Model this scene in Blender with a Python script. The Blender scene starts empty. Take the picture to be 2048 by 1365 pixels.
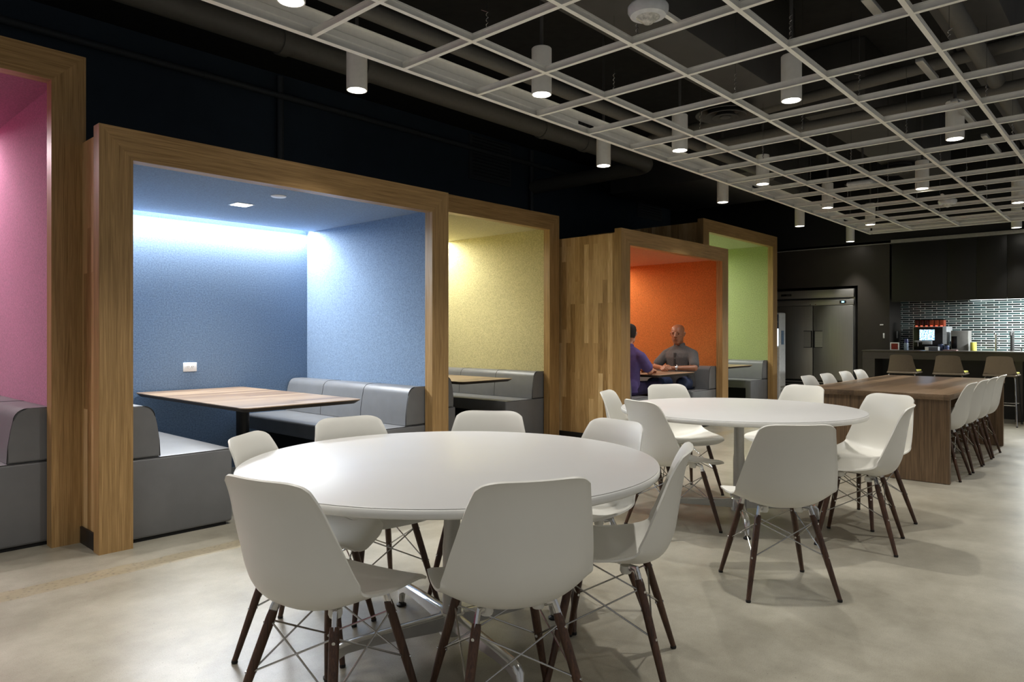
import bpy, bmesh, math, random
from mathutils import Vector, Matrix

R = math.radians
PI = math.pi
SC = bpy.context.scene
COL = SC.collection
random.seed(7)

# ------------------------------------------------------------------ camera
cam_d = bpy.data.cameras.new('camera')
cam = bpy.data.objects.new('camera', cam_d)
COL.objects.link(cam)
cam.location = (0, 0, 1.245)
cam.rotation_euler = (R(90), 0, math.atan2(2312 - 1024, 1409) - R(90))
cam_d.sensor_fit = 'HORIZONTAL'
cam_d.sensor_width = 36
cam_d.lens = 1409 / 2048 * 36
cam_d.shift_y = (670.5 - 682.5) / 2048
cam_d.clip_end = 100
SC.camera = cam

# ------------------------------------------------------------------ world, exposure
w = bpy.data.worlds.new('world')
SC.world = w
w.use_nodes = True
w.node_tree.nodes['Background'].inputs[0].default_value = (0.95, 0.97, 1.0, 1)
w.node_tree.nodes['Background'].inputs[1].default_value = 0.14
vs = SC.view_settings
vs.view_transform = 'Standard'
vs.look = 'None'
vs.exposure = 1.12
vs.gamma = 1.0
vs.use_curve_mapping = False
SC.cycles.use_denoising = True
SC.cycles.max_bounces = 6
SC.cycles.diffuse_bounces = 4
SC.cycles.glossy_bounces = 3
SC.cycles.sample_clamp_indirect = 8.0

SPOT_W = 52.0
SPOT_COL = (1.0, 0.965, 0.90)


def spot(name, loc, power=SPOT_W, size=104, blend=1.0, rad=0.03, parent=None, aim=None, color=SPOT_COL):
    d = bpy.data.lights.new(name, 'SPOT')
    d.energy = power
    d.spot_size = R(size)
    d.spot_blend = blend
    d.shadow_soft_size = rad
    d.color = color
    o = bpy.data.objects.new(name, d)
    COL.objects.link(o)
    o.location = loc
    if aim is not None:
        o.rotation_euler = (Vector(aim) - Vector(loc)).to_track_quat('-Z', 'Y').to_euler()
    if parent:
        o.parent = parent
        o.location = Vector(loc) - parent.location
    return o


def area(name, loc, sx, sy, power, aim, color=(1, 1, 1), spread=180):
    d = bpy.data.lights.new(name, 'AREA')
    d.shape = 'RECTANGLE'
    d.size = sx
    d.size_y = sy
    d.energy = power
    d.color = color
    d.spread = R(spread)
    o = bpy.data.objects.new(name, d)
    COL.objects.link(o)
    o.location = loc
    o.rotation_euler = (Vector(aim) - Vector(loc)).to_track_quat('-Z', 'Y').to_euler()
    return o


# lamps of the same ceiling that hang outside the frame, over and behind the camera
for x, y in ((0.95, 1.82), (3.15, 1.2), (1.0, -0.1), (2.9, -0.7), (4.8, 0.0), (6.7, -0.6), (8.6, 0.0), (-0.9, 1.2), (-0.1, 3.0), (-0.1, 3.82), (10.4, -0.6)):
    spot('ceiling_spot', (x, y, 2.81), 40 if x < 2 else SPOT_W)


# ------------------------------------------------------------------ colour and material helpers
def lin(c):
    out = []
    for v in c[:3]:
        v = v / 255.0
        out.append(v / 12.92 if v <= 0.04045 else ((v + 0.055) / 1.055) ** 2.4)
    return (*out, 1.0)


MATS = {}


def new_mat(name):
    m = bpy.data.materials.new(name)
    m.use_nodes = True
    nt = m.node_tree
    b = nt.nodes['Principled BSDF']
    MATS[name] = m
    return m, nt, b


def N(nt, t, **kw):
    n = nt.nodes.new(t)
    for k, v in kw.items():
        if hasattr(n, k):
            setattr(n, k, v)
        else:
            n.inputs[k].default_value = v
    return n


def coords(nt, scale=(1, 1, 1), rot=(0, 0, 0), out='Object'):
    tc = nt.nodes.new('ShaderNodeTexCoord')
    mp = nt.nodes.new('ShaderNodeMapping')
    mp.inputs['Scale'].default_value = scale
    mp.inputs['Rotation'].default_value = rot
    nt.links.new(tc.outputs[out], mp.inputs['Vector'])
    return mp.outputs['Vector']


def ramp(nt, fac, stops):
    r = nt.nodes.new('ShaderNodeValToRGB')
    el = r.color_ramp.elements
    el[0].position, el[0].color = stops[0][0], stops[0][1]
    el[1].position, el[1].color = stops[-1][0], stops[-1][1]
    for p, c in stops[1:-1]:
        e = el.new(p)
        e.color = c
    nt.links.new(fac, r.inputs['Fac'])
    return r.outputs['Color']


def scl(c, k):
    return (min(1, c[0] * k), min(1, c[1] * k), min(1, c[2] * k), 1)


def plain(name, rgb, rough=0.5, metal=0.0, var=0.08, nscale=30, bump=0.0, spec=0.5, coat=0.0):
    m, nt, b = new_mat(name)
    c = lin(rgb)
    v = coords(nt)
    n = N(nt, 'ShaderNodeTexNoise', Scale=nscale, Detail=3.0)
    nt.links.new(v, n.inputs['Vector'])
    col = ramp(nt, n.outputs['Fac'], [(0.3, scl(c, 1 - var)), (0.7, scl(c, 1 + var))])
    nt.links.new(col, b.inputs['Base Color'])
    b.inputs['Roughness'].default_value = rough
    b.inputs['Metallic'].default_value = metal
    b.inputs['Specular IOR Level'].default_value = spec
    if coat:
        b.inputs['Coat Weight'].default_value = coat
    if bump:
        bp = N(nt, 'ShaderNodeBump', Strength=bump, Distance=0.002)
        nt.links.new(n.outputs['Fac'], bp.inputs['Height'])
        nt.links.new(bp.outputs['Normal'], b.inputs['Normal'])
    return m


def glow(name, rgb, strength, base=(240, 240, 240)):
    m, nt, b = new_mat(name)
    b.inputs['Base Color'].default_value = lin(base)
    b.inputs['Emission Color'].default_value = lin(rgb)
    b.inputs['Emission Strength'].default_value = strength
    return m


def felt(name, rgb, contrast=0.21):
    m, nt, b = new_mat(name)
    c = lin(rgb)
    v = coords(nt)
    n1 = N(nt, 'ShaderNodeTexNoise', Scale=75.0, Detail=4.0, Roughness=0.7)
    n2 = N(nt, 'ShaderNodeTexNoise', Scale=220.0, Detail=2.0)
    nt.links.new(v, n1.inputs['Vector'])
    nt.links.new(v, n2.inputs['Vector'])
    mx = N(nt, 'ShaderNodeMath', operation='MULTIPLY_ADD')
    mx.inputs[1].default_value = 0.6
    nt.links.new(n1.outputs['Fac'], mx.inputs[0])
    m2 = N(nt, 'ShaderNodeMath', operation='MULTIPLY')
    m2.inputs[1].default_value = 0.4
    nt.links.new(n2.outputs['Fac'], m2.inputs[0])
    nt.links.new(m2.outputs[0], mx.inputs[2])
    col = ramp(nt, mx.outputs[0], [(0.36, scl(c, 1 - 1.6 * contrast)), (0.5, c), (0.64, scl(c, 1 + 1.6 * contrast))])
    nt.links.new(col, b.inputs['Base Color'])
    b.inputs['Roughness'].default_value = 0.95
    b.inputs['Specular IOR Level'].default_value = 0.1
    b.inputs['Sheen Weight'].default_value = 0.25
    bp = N(nt, 'ShaderNodeBump', Strength=0.45, Distance=0.003)
    nt.links.new(mx.outputs[0], bp.inputs['Height'])
    nt.links.new(bp.outputs['Normal'], b.inputs['Normal'])
    return m


def wood(name, dark, light, axis='z', rough=0.42, fine=1.0, spec=0.4):
    """straight grain along one axis"""
    m, nt, b = new_mat(name)
    s = {'x': (1.2, 34, 34), 'y': (34, 1.2, 34), 'z': (34, 34, 1.2)}[axis]
    s = tuple(k * fine if k > 2 else k for k in s)
    v = coords(nt, s)
    n = N(nt, 'ShaderNodeTexNoise', Scale=1.6, Detail=6.0, Roughness=0.65, Distortion=0.6)
    nt.links.new(v, n.inputs['Vector'])
    s2 = {'x': (2.5, 190, 190), 'y': (190, 2.5, 190), 'z': (190, 190, 2.5)}[axis]
    v2 = coords(nt, s2)
    n2 = N(nt, 'ShaderNodeTexNoise', Scale=1.5, Detail=3.0)
    nt.links.new(v2, n2.inputs['Vector'])
    mx = N(nt, 'ShaderNodeMath', operation='MULTIPLY_ADD')
    mx.inputs[1].default_value = 0.55
    nt.links.new(n.outputs['Fac'], mx.inputs[0])
    m2 = N(nt, 'ShaderNodeMath', operation='MULTIPLY')
    m2.inputs[1].default_value = 0.45
    nt.links.new(n2.outputs['Fac'], m2.inputs[0])
    nt.links.new(m2.outputs[0], mx.inputs[2])
    d, l = lin(dark), lin(light)
    mid = tuple((d[i] + l[i]) / 2 for i in range(3)) + (1,)
    col = ramp(nt, mx.outputs[0], [(0.34, d), (0.5, mid), (0.64, l)])
    nt.links.new(col, b.inputs['Base Color'])
    b.inputs['Roughness'].default_value = rough
    b.inputs['Specular IOR Level'].default_value = spec
    bp = N(nt, 'ShaderNodeBump', Strength=0.12, Distance=0.001)
    nt.links.new(mx.outputs[0], bp.inputs['Height'])
    nt.links.new(bp.outputs['Normal'], b.inputs['Normal'])
    return m


def plank_wood(name, tones, along='z', board=0.075, length=0.9, rough=0.5, bmix=0.5, wave=1.2):
    """boards of changing tone; boards run along z on a wall that spans y, or along the given axis"""
    m, nt, b = new_mat(name)
    tc = nt.nodes.new('ShaderNodeTexCoord')
    sep = nt.nodes.new('ShaderNodeSeparateXYZ')
    nt.links.new(tc.outputs['Object'], sep.inputs[0])
    cmb = nt.nodes.new('ShaderNodeCombineXYZ')
    a, c = {'z': ('Z', 'Y'), 'y': ('Y', 'X'), 'x': ('X', 'Y')}[along]
    nt.links.new(sep.outputs[a], cmb.inputs[0])
    nt.links.new(sep.outputs[c], cmb.inputs[1])
    br = N(nt, 'ShaderNodeTexBrick')
    br.offset = 0.37
    br.offset_frequency = 3
    br.squash = 0.7
    br.squash_frequency = 2
    br.inputs['Color1'].default_value = (0, 0, 0, 1)
    br.inputs['Color2'].default_value = (1, 1, 1, 1)
    br.inputs['Mortar'].default_value = (0.2, 0.2, 0.2, 1)
    br.inputs['Scale'].default_value = 1.0
    br.inputs['Mortar Size'].default_value = 0.0006
    br.inputs['Brick Width'].default_value = length
    br.inputs['Row Height'].default_value = board
    nt.links.new(cmb.outputs[0], br.inputs['Vector'])
    sc = {'z': (17, 17, 1.1), 'y': (26, 1.3, 26), 'x': (1.3, 26, 26)}[along]
    v = coords(nt, sc)
    n = N(nt, 'ShaderNodeTexNoise', Scale=1.7, Detail=6.0, Roughness=0.65, Distortion=wave)
    add = N(nt, 'ShaderNodeVectorMath', operation='MULTIPLY_ADD')
    nt.links.new(br.outputs['Color'], add.inputs[0])
    add.inputs[1].default_value = (9, 9, 9)
    nt.links.new(v, add.inputs[2])
    nt.links.new(add.outputs[0], n.inputs['Vector'])
    mx = N(nt, 'ShaderNodeMath', operation='MULTIPLY_ADD')
    mx.inputs[1].default_value = bmix
    nt.links.new(br.outputs['Color'], mx.inputs[0])
    m2 = N(nt, 'ShaderNodeMath', operation='MULTIPLY')
    m2.inputs[1].default_value = 1 - bmix
    nt.links.new(n.outputs['Fac'], m2.inputs[0])
    nt.links.new(m2.outputs[0], mx.inputs[2])
    k = len(tones) - 1
    col = ramp(nt, mx.outputs[0], [(0.16 + 0.62 * i / k, lin(t)) for i, t in enumerate(tones)])
    nt.links.new(col, b.inputs['Base Color'])
    b.inputs['Roughness'].default_value = rough
    b.inputs['Specular IOR Level'].default_value = 0.35
    return m


def concrete():
    m, nt, b = new_mat('polished_concrete')
    v = coords(nt)

    def noise(s, d=5.0, r=0.6):
        n = N(nt, 'ShaderNodeTexNoise', Scale=s, Detail=d, Roughness=r)
        nt.links.new(v, n.inputs['Vector'])
        return n.outputs['Fac']
    base = ramp(nt, noise(1.3, 12.0, 0.70), [(0.30, lin((126, 121, 107))), (0.5, lin((154, 149, 135))), (0.70, lin((178, 173, 159)))])
    speck = ramp(nt, noise(210, 3.0, 0.7), [(0.30, (0.55, 0.53, 0.50, 1)), (0.42, (0.90, 0.90, 0.89, 1)), (0.58, (1, 1, 1, 1)), (0.72, (1.0, 1.0, 1.0, 1))])
    mul = N(nt, 'ShaderNodeMix', data_type='RGBA', blend_type='MULTIPLY')
    mul.inputs[0].default_value = 0.8
    nt.links.new(base, mul.inputs[6])
    nt.links.new(speck, mul.inputs[7])
    # stains
    st = ramp(nt, noise(0.55, 3.0), [(0.54, (1, 1, 1, 1)), (0.70, (0.76, 0.72, 0.64, 1))])
    mul2 = N(nt, 'ShaderNodeMix', data_type='RGBA', blend_type='MULTIPLY')
    mul2.inputs[0].default_value = 0.8
    nt.links.new(mul.outputs[2], mul2.inputs[6])
    nt.links.new(st, mul2.inputs[7])
    # dark chips
    vo = N(nt, 'ShaderNodeTexVoronoi', Scale=26.0)
    nt.links.new(v, vo.inputs['Vector'])
    chip = ramp(nt, vo.outputs['Distance'], [(0.035, (0.30, 0.28, 0.25, 1)), (0.07, (1, 1, 1, 1))])
    gate = ramp(nt, noise(2.3, 2.0), [(0.50, (0, 0, 0, 1)), (0.58, (1, 1, 1, 1))])
    mul3 = N(nt, 'ShaderNodeMix', data_type='RGBA', blend_type='MULTIPLY')
    nt.links.new(gate, mul3.inputs[0])
    nt.links.new(mul2.outputs[2], mul3.inputs[6])
    nt.links.new(chip, mul3.inputs[7])
    # patched saw cut running along x
    sep = nt.nodes.new('ShaderNodeSeparateXYZ')
    nt.links.new(v, sep.inputs[0])
    wob = N(nt, 'ShaderNodeMath', operation='MULTIPLY_ADD')
    nt.links.new(noise(5, 2.0), wob.inputs[0])
    wob.inputs[1].default_value = 0.05
    nt.links.new(sep.outputs['Y'], wob.inputs[2])
    c0 = N(nt, 'ShaderNodeMath', operation='COMPARE')
    nt.links.new(wob.outputs[0], c0.inputs[0])
    c0.inputs[1].default_value = 4.065
    c0.inputs[2].default_value = 0.075
    vo2 = N(nt, 'ShaderNodeTexVoronoi', Scale=42.0)
    nt.links.new(v, vo2.inputs['Vector'])
    band = ramp(nt, vo2.outputs['Distance'], [(0.17, lin((70, 60, 44))), (0.25, lin((140, 124, 92))), (0.6, lin((156, 141, 108)))])
    mixb = N(nt, 'ShaderNodeMix', data_type='RGBA')
    mb = N(nt, 'ShaderNodeMath', operation='MULTIPLY')
    mb.inputs[1].default_value = 0.5
    nt.links.new(c0.outputs[0], mb.inputs[0])
    nt.links.new(mb.outputs[0], mixb.inputs[0])
    nt.links.new(mul3.outputs[2], mixb.inputs[6])
    nt.links.new(band, mixb.inputs[7])
    nt.links.new(mixb.outputs[2], b.inputs['Base Color'])
    rr = N(nt, 'ShaderNodeMapRange')
    nt.links.new(noise(3.0), rr.inputs['Value'])
    rr.inputs['To Min'].default_value = 0.22
    rr.inputs['To Max'].default_value = 0.42
    nt.links.new(rr.outputs[0], b.inputs['Roughness'])
    b.inputs['Specular IOR Level'].default_value = 0.45
    return m


def tiles():
    m, nt, b = new_mat('glazed_tiles')
    tc = nt.nodes.new('ShaderNodeTexCoord')
    sep = nt.nodes.new('ShaderNodeSeparateXYZ')
    nt.links.new(tc.outputs['Object'], sep.inputs[0])
    cmb = nt.nodes.new('ShaderNodeCombineXYZ')
    nt.links.new(sep.outputs['Y'], cmb.inputs[0])
    nt.links.new(sep.outputs['Z'], cmb.inputs[1])
    br = N(nt, 'ShaderNodeTexBrick')
    br.offset = 0.38
    br.offset_frequency = 2
    br.inputs['Color1'].default_value = (0, 0, 0, 1)
    br.inputs['Color2'].default_value = (1, 1, 1, 1)
    br.inputs['Mortar'].default_value = (0, 0, 0, 1)
    br.inputs['Scale'].default_value = 1.0
    br.inputs['Mortar Size'].default_value = 0.0046
    br.inputs['Mortar Smooth'].default_value = 0.0
    br.inputs['Brick Width'].default_value = 0.176
    br.inputs['Row Height'].default_value = 0.0365
    nt.links.new(cmb.outputs[0], br.inputs['Vector'])
    col = ramp(nt, br.outputs['Color'], [(0.0, lin((26, 32, 32))), (0.3, lin((40, 46, 44))), (0.5, lin((34, 54, 54))), (0.75, lin((50, 76, 76))), (1.0, lin((82, 98, 95)))])
    mx = N(nt, 'ShaderNodeMix', data_type='RGBA')
    nt.links.new(br.outputs['Fac'], mx.inputs[0])
    nt.links.new(col, mx.inputs[6])
    mx.inputs[7].default_value = lin((205, 208, 204))
    nt.links.new(mx.outputs[2], b.inputs['Base Color'])
    b.inputs['Roughness'].default_value = 0.2
    return m


def brushed(name, rgb, rough=0.34, axis='y'):
    m, nt, b = new_mat(name)
    s = {'x': (2, 260, 260), 'y': (260, 2, 260), 'z': (260, 260, 2)}[axis]
    v = coords(nt, s)
    n = N(nt, 'ShaderNodeTexNoise', Scale=1.0, Detail=2.0)
    nt.links.new(v, n.inputs['Vector'])
    c = lin(rgb)
    nt.links.new(ramp(nt, n.outputs['Fac'], [(0.3, scl(c, 0.9)), (0.7, scl(c, 1.1))]), b.inputs['Base Color'])
    b.inputs['Metallic'].default_value = 0.75
    b.inputs['Roughness'].default_value = rough
    return m


def screen_mat(name, strength=2.2):
    m, nt, b = new_mat(name)
    v = coords(nt, (1, 1, 1), out='Generated')
    n = N(nt, 'ShaderNodeTexNoise', Scale=11.0, Detail=3.0)
    nt.links.new(v, n.inputs['Vector'])
    col = ramp(nt, n.outputs['Fac'], [(0.36, lin((24, 60, 110))), (0.5, lin((120, 180, 225))), (0.6, lin((235, 246, 255)))])
    nt.links.new(col, b.inputs['Emission Color'])
    b.inputs['Emission Strength'].default_value = strength
    b.inputs['Base Color'].default_value = (0.02, 0.02, 0.02, 1)
    b.inputs['Roughness'].default_value = 0.15
    return m


M_white = plain('white_moulded_plastic', (222, 220, 212), 0.42, var=0.015, nscale=6)
M_table = plain('white_laminate', (192, 191, 189), 0.38, var=0.012, nscale=5)
M_edge = plain('white_table_edge', (222, 221, 216), 0.4, var=0.02)
M_walnutleg = wood('dark_walnut_dowel', (42, 27, 18), (86, 58, 41), 'z', 0.4)
M_chrome = plain('chrome', (205, 205, 205), 0.14, 1.0, 0.02)
M_wire = plain('steel_wire', (180, 178, 174), 0.22, 1.0, 0.02)
M_alu = plain('polished_aluminium', (214, 213, 210), 0.20, 0.75, 0.03)
M_alucol = plain('satin_aluminium', (176, 174, 168), 0.42, 0.7, 0.03)
M_black = plain('black_rubber', (18, 18, 18), 0.6)
M_oakv = wood('oak_upright', (128, 98, 56), (188, 152, 102), 'z')
M_oakh = wood('oak_crosswise', (128, 98, 56), (188, 152, 102), 'x')
M_plank = plank_wood('mixed_hardwood_boards', [(116, 86, 50), (156, 122, 76), (186, 150, 100), (208, 174, 124), (232, 206, 160)], 'z', 0.066, 1.15, 0.5, 0.38, 2.2)
M_base = plain('black_cove_base', (24, 22, 22), 0.5)
M_vinyl = plain('grey_upholstery', (112, 113, 115), 0.42, var=0.05, nscale=9, bump=0.05)
M_seam = plain('dark_thread', (52, 52, 54), 0.8)
M_void = plain('black_plinth', (10, 10, 11), 0.8)
M_btop = plank_wood('striped_veneer', [(104, 84, 68), (134, 112, 92), (158, 136, 112)], 'x', 0.11, 2.5, 0.34)
M_darkedge = plain('dark_brown_edge', (44, 36, 30), 0.45)
M_darkmetal = plain('black_powder_coat', (26, 25, 24), 0.5, 0.2)
M_walnut = wood('walnut_upright', (72, 57, 42), (134, 109, 83), 'z', 0.42)
M_walnutx = plank_wood('walnut_top', [(70, 57, 44), (104, 85, 65), (140, 116, 92)], 'x', 0.14, 2.2, 0.28)
M_wall = plain('blue_black_paint', (48, 61, 74), 0.75, var=0.06, nscale=4)
M_ceil = plain('black_slab', (26, 25, 23), 0.95, var=0.35, nscale=9, bump=0.6)
M_duct = plain('charcoal_duct_paint', (70, 68, 65), 0.7, var=0.08, nscale=8)
M_pipe = plain('dark_grey_pipe_paint', (92, 89, 82), 0.6, var=0.06)
M_pipe2 = plain('black_pipe_paint', (68, 72, 76), 0.6, var=0.06)
M_grid = plain('grid_paint', (240, 237, 227), 0.5, var=0.03)
M_lamp = plain('white_lamp_can', (236, 233, 224), 0.5, var=0.03)
M_lens = glow('lit_lamp_lens', (255, 250, 240), 5.0)
M_kwall = plain('warm_black_laminate', (52, 47, 42), 0.5, var=0.05, nscale=7)
M_kcab = plain('black_cabinet_laminate', (22, 21, 19), 0.5, var=0.05)
M_bar = plain('dark_quartz', (64, 60, 55), 0.28, var=0.1, nscale=60)
M_barside = plain('dark_bar_laminate', (55, 51, 46), 0.45, var=0.06)
M_steel = brushed('brushed_steel', (176, 175, 171), 0.40, 'y')
M_steeld = brushed('brushed_steel_door', (168, 167, 163), 0.40, 'z')
M_tile = tiles()
M_trimw = plain('pale_trim_paint', (150, 148, 142), 0.6)
M_stool = plain('brown_grey_plastic', (118, 106, 90), 0.45, var=0.04)
M_yellow = plain('yellow_green_fabric', (196, 190, 84), 0.8, var=0.1, nscale=80)
M_cream = plain('cool_white_plastic', (205, 207, 208), 0.4)
M_outlet = plain('white_outlet_plastic', (236, 236, 234), 0.35, var=0.01)

FELT = {'pink': felt('pink_felt', (168, 96, 130)), 'blue': felt('blue_felt', (112, 134, 160)), 'yellow': felt('yellow_felt', (182, 174, 130)),
        'orange': felt('orange_felt', (196, 118, 60)), 'green': felt('green_felt', (158, 170, 116))}


# ------------------------------------------------------------------ mesh helpers
def box(bm, x0, x1, y0, y1, z0, z1, bevel=0.0, seg=2):
    r = bmesh.ops.create_cube(bm, size=1.0)
    vs_ = r['verts']
    for v in vs_:
        v.co = Vector((x0 + (v.co.x + 0.5) * (x1 - x0), y0 + (v.co.y + 0.5) * (y1 - y0), z0 + (v.co.z + 0.5) * (z1 - z0)))
    if bevel > 0:
        es = list({e for v in vs_ for e in v.link_edges})
        bmesh.ops.bevel(bm, geom=es, offset=bevel, segments=seg, affect='EDGES', profile=0.5)
    return vs_


def frame_of(d):
    d = d.normalized()
    up = Vector((0, 0, 1)) if abs(d.z) < 0.95 else Vector((1, 0, 0))
    a = d.cross(up).normalized()
    b = a.cross(d).normalized()
    return a, b


def tube(bm, pts, radii, seg=10, caps=True, sx=1.0, sy=1.0):
    pts = [Vector(p) for p in pts]
    if not isinstance(radii, (list, tuple)):
        radii = [radii] * len(pts)
    rings = []
    a = b = None
    for i, p in enumerate(pts):
        if i == 0:
            d = pts[1] - pts[0]
        elif i == len(pts) - 1:
            d = pts[-1] - pts[-2]
        else:
            d = (pts[i + 1] - p).normalized() + (p - pts[i - 1]).normalized()
        d.normalize()
        if a is None:
            a, b = frame_of(d)
        else:
            a = (a - d * a.dot(d)).normalized()
            b = d.cross(a).normalized() * (1 if d.cross(a).dot(b) > 0 else -1)
        r = radii[i]
        rings.append([bm.verts.new(p + a * (math.cos(t) * r * sx) + b * (math.sin(t) * r * sy)) for t in [2 * PI * k / seg for k in range(seg)]])
    for r0, r1 in zip(rings, rings[1:]):
        for k in range(seg):
            bm.faces.new((r0[k], r0[(k + 1) % seg], r1[(k + 1) % seg], r1[k]))
    if caps:
        bm.faces.new(rings[0])
        bm.faces.new(rings[-1])
    return rings


def lathe(bm, prof, c=(0, 0, 0), seg=32):
    """prof: list of (r, z) from bottom to top, closed with caps where r > 0"""
    c = Vector(c)
    rings = []
    for r, z in prof:
        if r < 1e-6:
            rings.append([bm.verts.new(c + Vector((0, 0, z)))])
        else:
            rings.append([bm.verts.new(c + Vector((r * math.cos(2 * PI * k / seg), r * math.sin(2 * PI * k / seg), z))) for k in range(seg)])
    for r0, r1 in zip(rings, rings[1:]):
        for k in range(seg):
            k2 = (k + 1) % seg
            if len(r0) == 1 and len(r1) == 1:
                continue
            if len(r0) == 1:
                bm.faces.new((r0[0], r1[k], r1[k2]))
            elif len(r1) == 1:
                bm.faces.new((r0[k], r0[k2], r1[0]))
            else:
                bm.faces.new((r0[k], r0[k2], r1[k2], r1[k]))
    if len(rings[0]) > 1:
        bm.faces.new(rings[0])
    if len(rings[-1]) > 1:
        bm.faces.new(rings[-1])


def prism(bm, poly, off):
    """poly: list of 3-D points of one flat face, extruded by the vector off"""
    off = Vector(off)
    a = [bm.verts.new(Vector(p)) for p in poly]
    b = [bm.verts.new(Vector(p) + off) for p in poly]
    bm.faces.new(a)
    bm.faces.new(b)
    n = len(poly)
    for i in range(n):
        bm.faces.new((a[i], a[(i + 1) % n], b[(i + 1) % n], b[i]))


def obj(name, bm, mat, parent=None, smooth=True, angle=35, world=True):
    """one mesh object; with a parent and world=True the coordinates are world ones"""
    if parent is not None and world:
        off = -world_loc(parent)
        bmesh.ops.translate(bm, vec=off, verts=bm.verts)
    bmesh.ops.recalc_face_normals(bm, faces=bm.faces)
    me = bpy.data.meshes.new(name)
    bm.to_mesh(me)
    bm.free()
    me.materials.append(mat)
    if smooth:
        me.shade_smooth()
        me.set_sharp_from_angle(angle=R(angle))
    o = bpy.data.objects.new(name, me)
    COL.objects.link(o)
    if parent is not None:
        o.parent = parent
    return o


def world_loc(o):
    v = Vector(o.location)
    while o.parent:
        o = o.parent
        v = v + Vector(o.location)
    return v


def B():
    return bmesh.new()


def bx(name, dims, mat, parent=None, bevel=0.0, world=True, seg=2):
    bm = B()
    box(bm, *dims, bevel=bevel, seg=seg)
    return obj(name, bm, mat, parent, smooth=bevel > 0, world=world)


def tag(o, label, cat, group=None, kind=None):
    o['label'] = label
    o['category'] = cat
    if group:
        o['group'] = group
    if kind:
        o['kind'] = kind
    return o


def thing(name, loc, label, cat, group=None, rz=0.0):
    o = bpy.data.objects.new(name, None)
    COL.objects.link(o)
    o.location = loc
    o.rotation_euler = (0, 0, rz)
    o.empty_display_size = 0.1
    return tag(o, label, cat, group)


def struct(o, label=None, cat=None):
    o['kind'] = 'structure'
    if label:
        o['label'] = label
        o['category'] = cat
    return o


def dup(src, loc, rz, label, group=None):
    r = src.copy()
    COL.objects.link(r)
    r.location = loc
    r.rotation_euler = (0, 0, rz)
    r['label'] = label
    if group:
        r['group'] = group

    def rec(a, b):
        for ch in list(a.children):
            c = ch.copy()
            if c.type == 'LIGHT':
                pass
            COL.objects.link(c)
            c.parent = b
            rec(ch, c)
    rec(src, r)
    return r


# ------------------------------------------------------------------ room shell
YW = 7.45     # dark wall behind the booths
XK = 13.0     # front plane of the kitchen wall
struct(bx('floor', (-4, 15, -4, 8, -0.1, 0), concrete()), 'polished beige concrete floor with a patched saw cut', 'floor')
struct(bx('ceiling', (-4, 15, -4, 8, 4.25, 4.4), M_ceil), 'rough black painted slab high above the open grid', 'ceiling')
struct(bx('wall_back', (-4, 15, YW, YW + 0.15, 0, 4.25), M_wall), 'tall blue black wall behind the row of booths', 'wall')
struct(bx('wall_kitchen', (XK + 0.75, XK + 0.9, -4, YW, 0, 4.25), M_kcab), 'black wall behind the kitchen', 'wall')

# kitchen front wall around the refrigerator
bm = B()
box(bm, XK, XK + 0.74, 3.3, 3.80, 0, 2.776)
box(bm, XK, XK + 0.74, 5.30, YW - 0.01, 0, 2.776)
box(bm, XK, XK + 0.74, 3.80, 5.30, 2.10, 2.776)
struct(obj('wall_fridge_surround', bm, M_kwall, smooth=False), 'dark brown black panel wall around the steel refrigerator', 'wall')
struct(bx('wall_above_kitchen', (XK + 0.02, XK + 0.74, -4, YW - 0.01, 2.835, 4.24), M_kcab), 'black wall above the kitchen cabinets', 'wall')
struct(bx('trim_1', (XK - 0.05, XK + 0.3, -3, 3.27, 2.778, 2.832), M_trimw), 'pale trim strip running above the black upper cabinets', 'trim')
struct(bx('trim_2', (XK - 0.012, XK + 0.2, 3.28, YW - 0.02, 2.78, 2.792), M_trimw), 'thin pale line above the refrigerator wall', 'trim')
struct(bx('wall_tiled', (XK + 0.70, XK + 0.74, -3, 3.30, 0.9, 1.84), M_tile), 'backsplash of staggered dark green glazed tiles with white grout', 'tiled wall')


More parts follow.
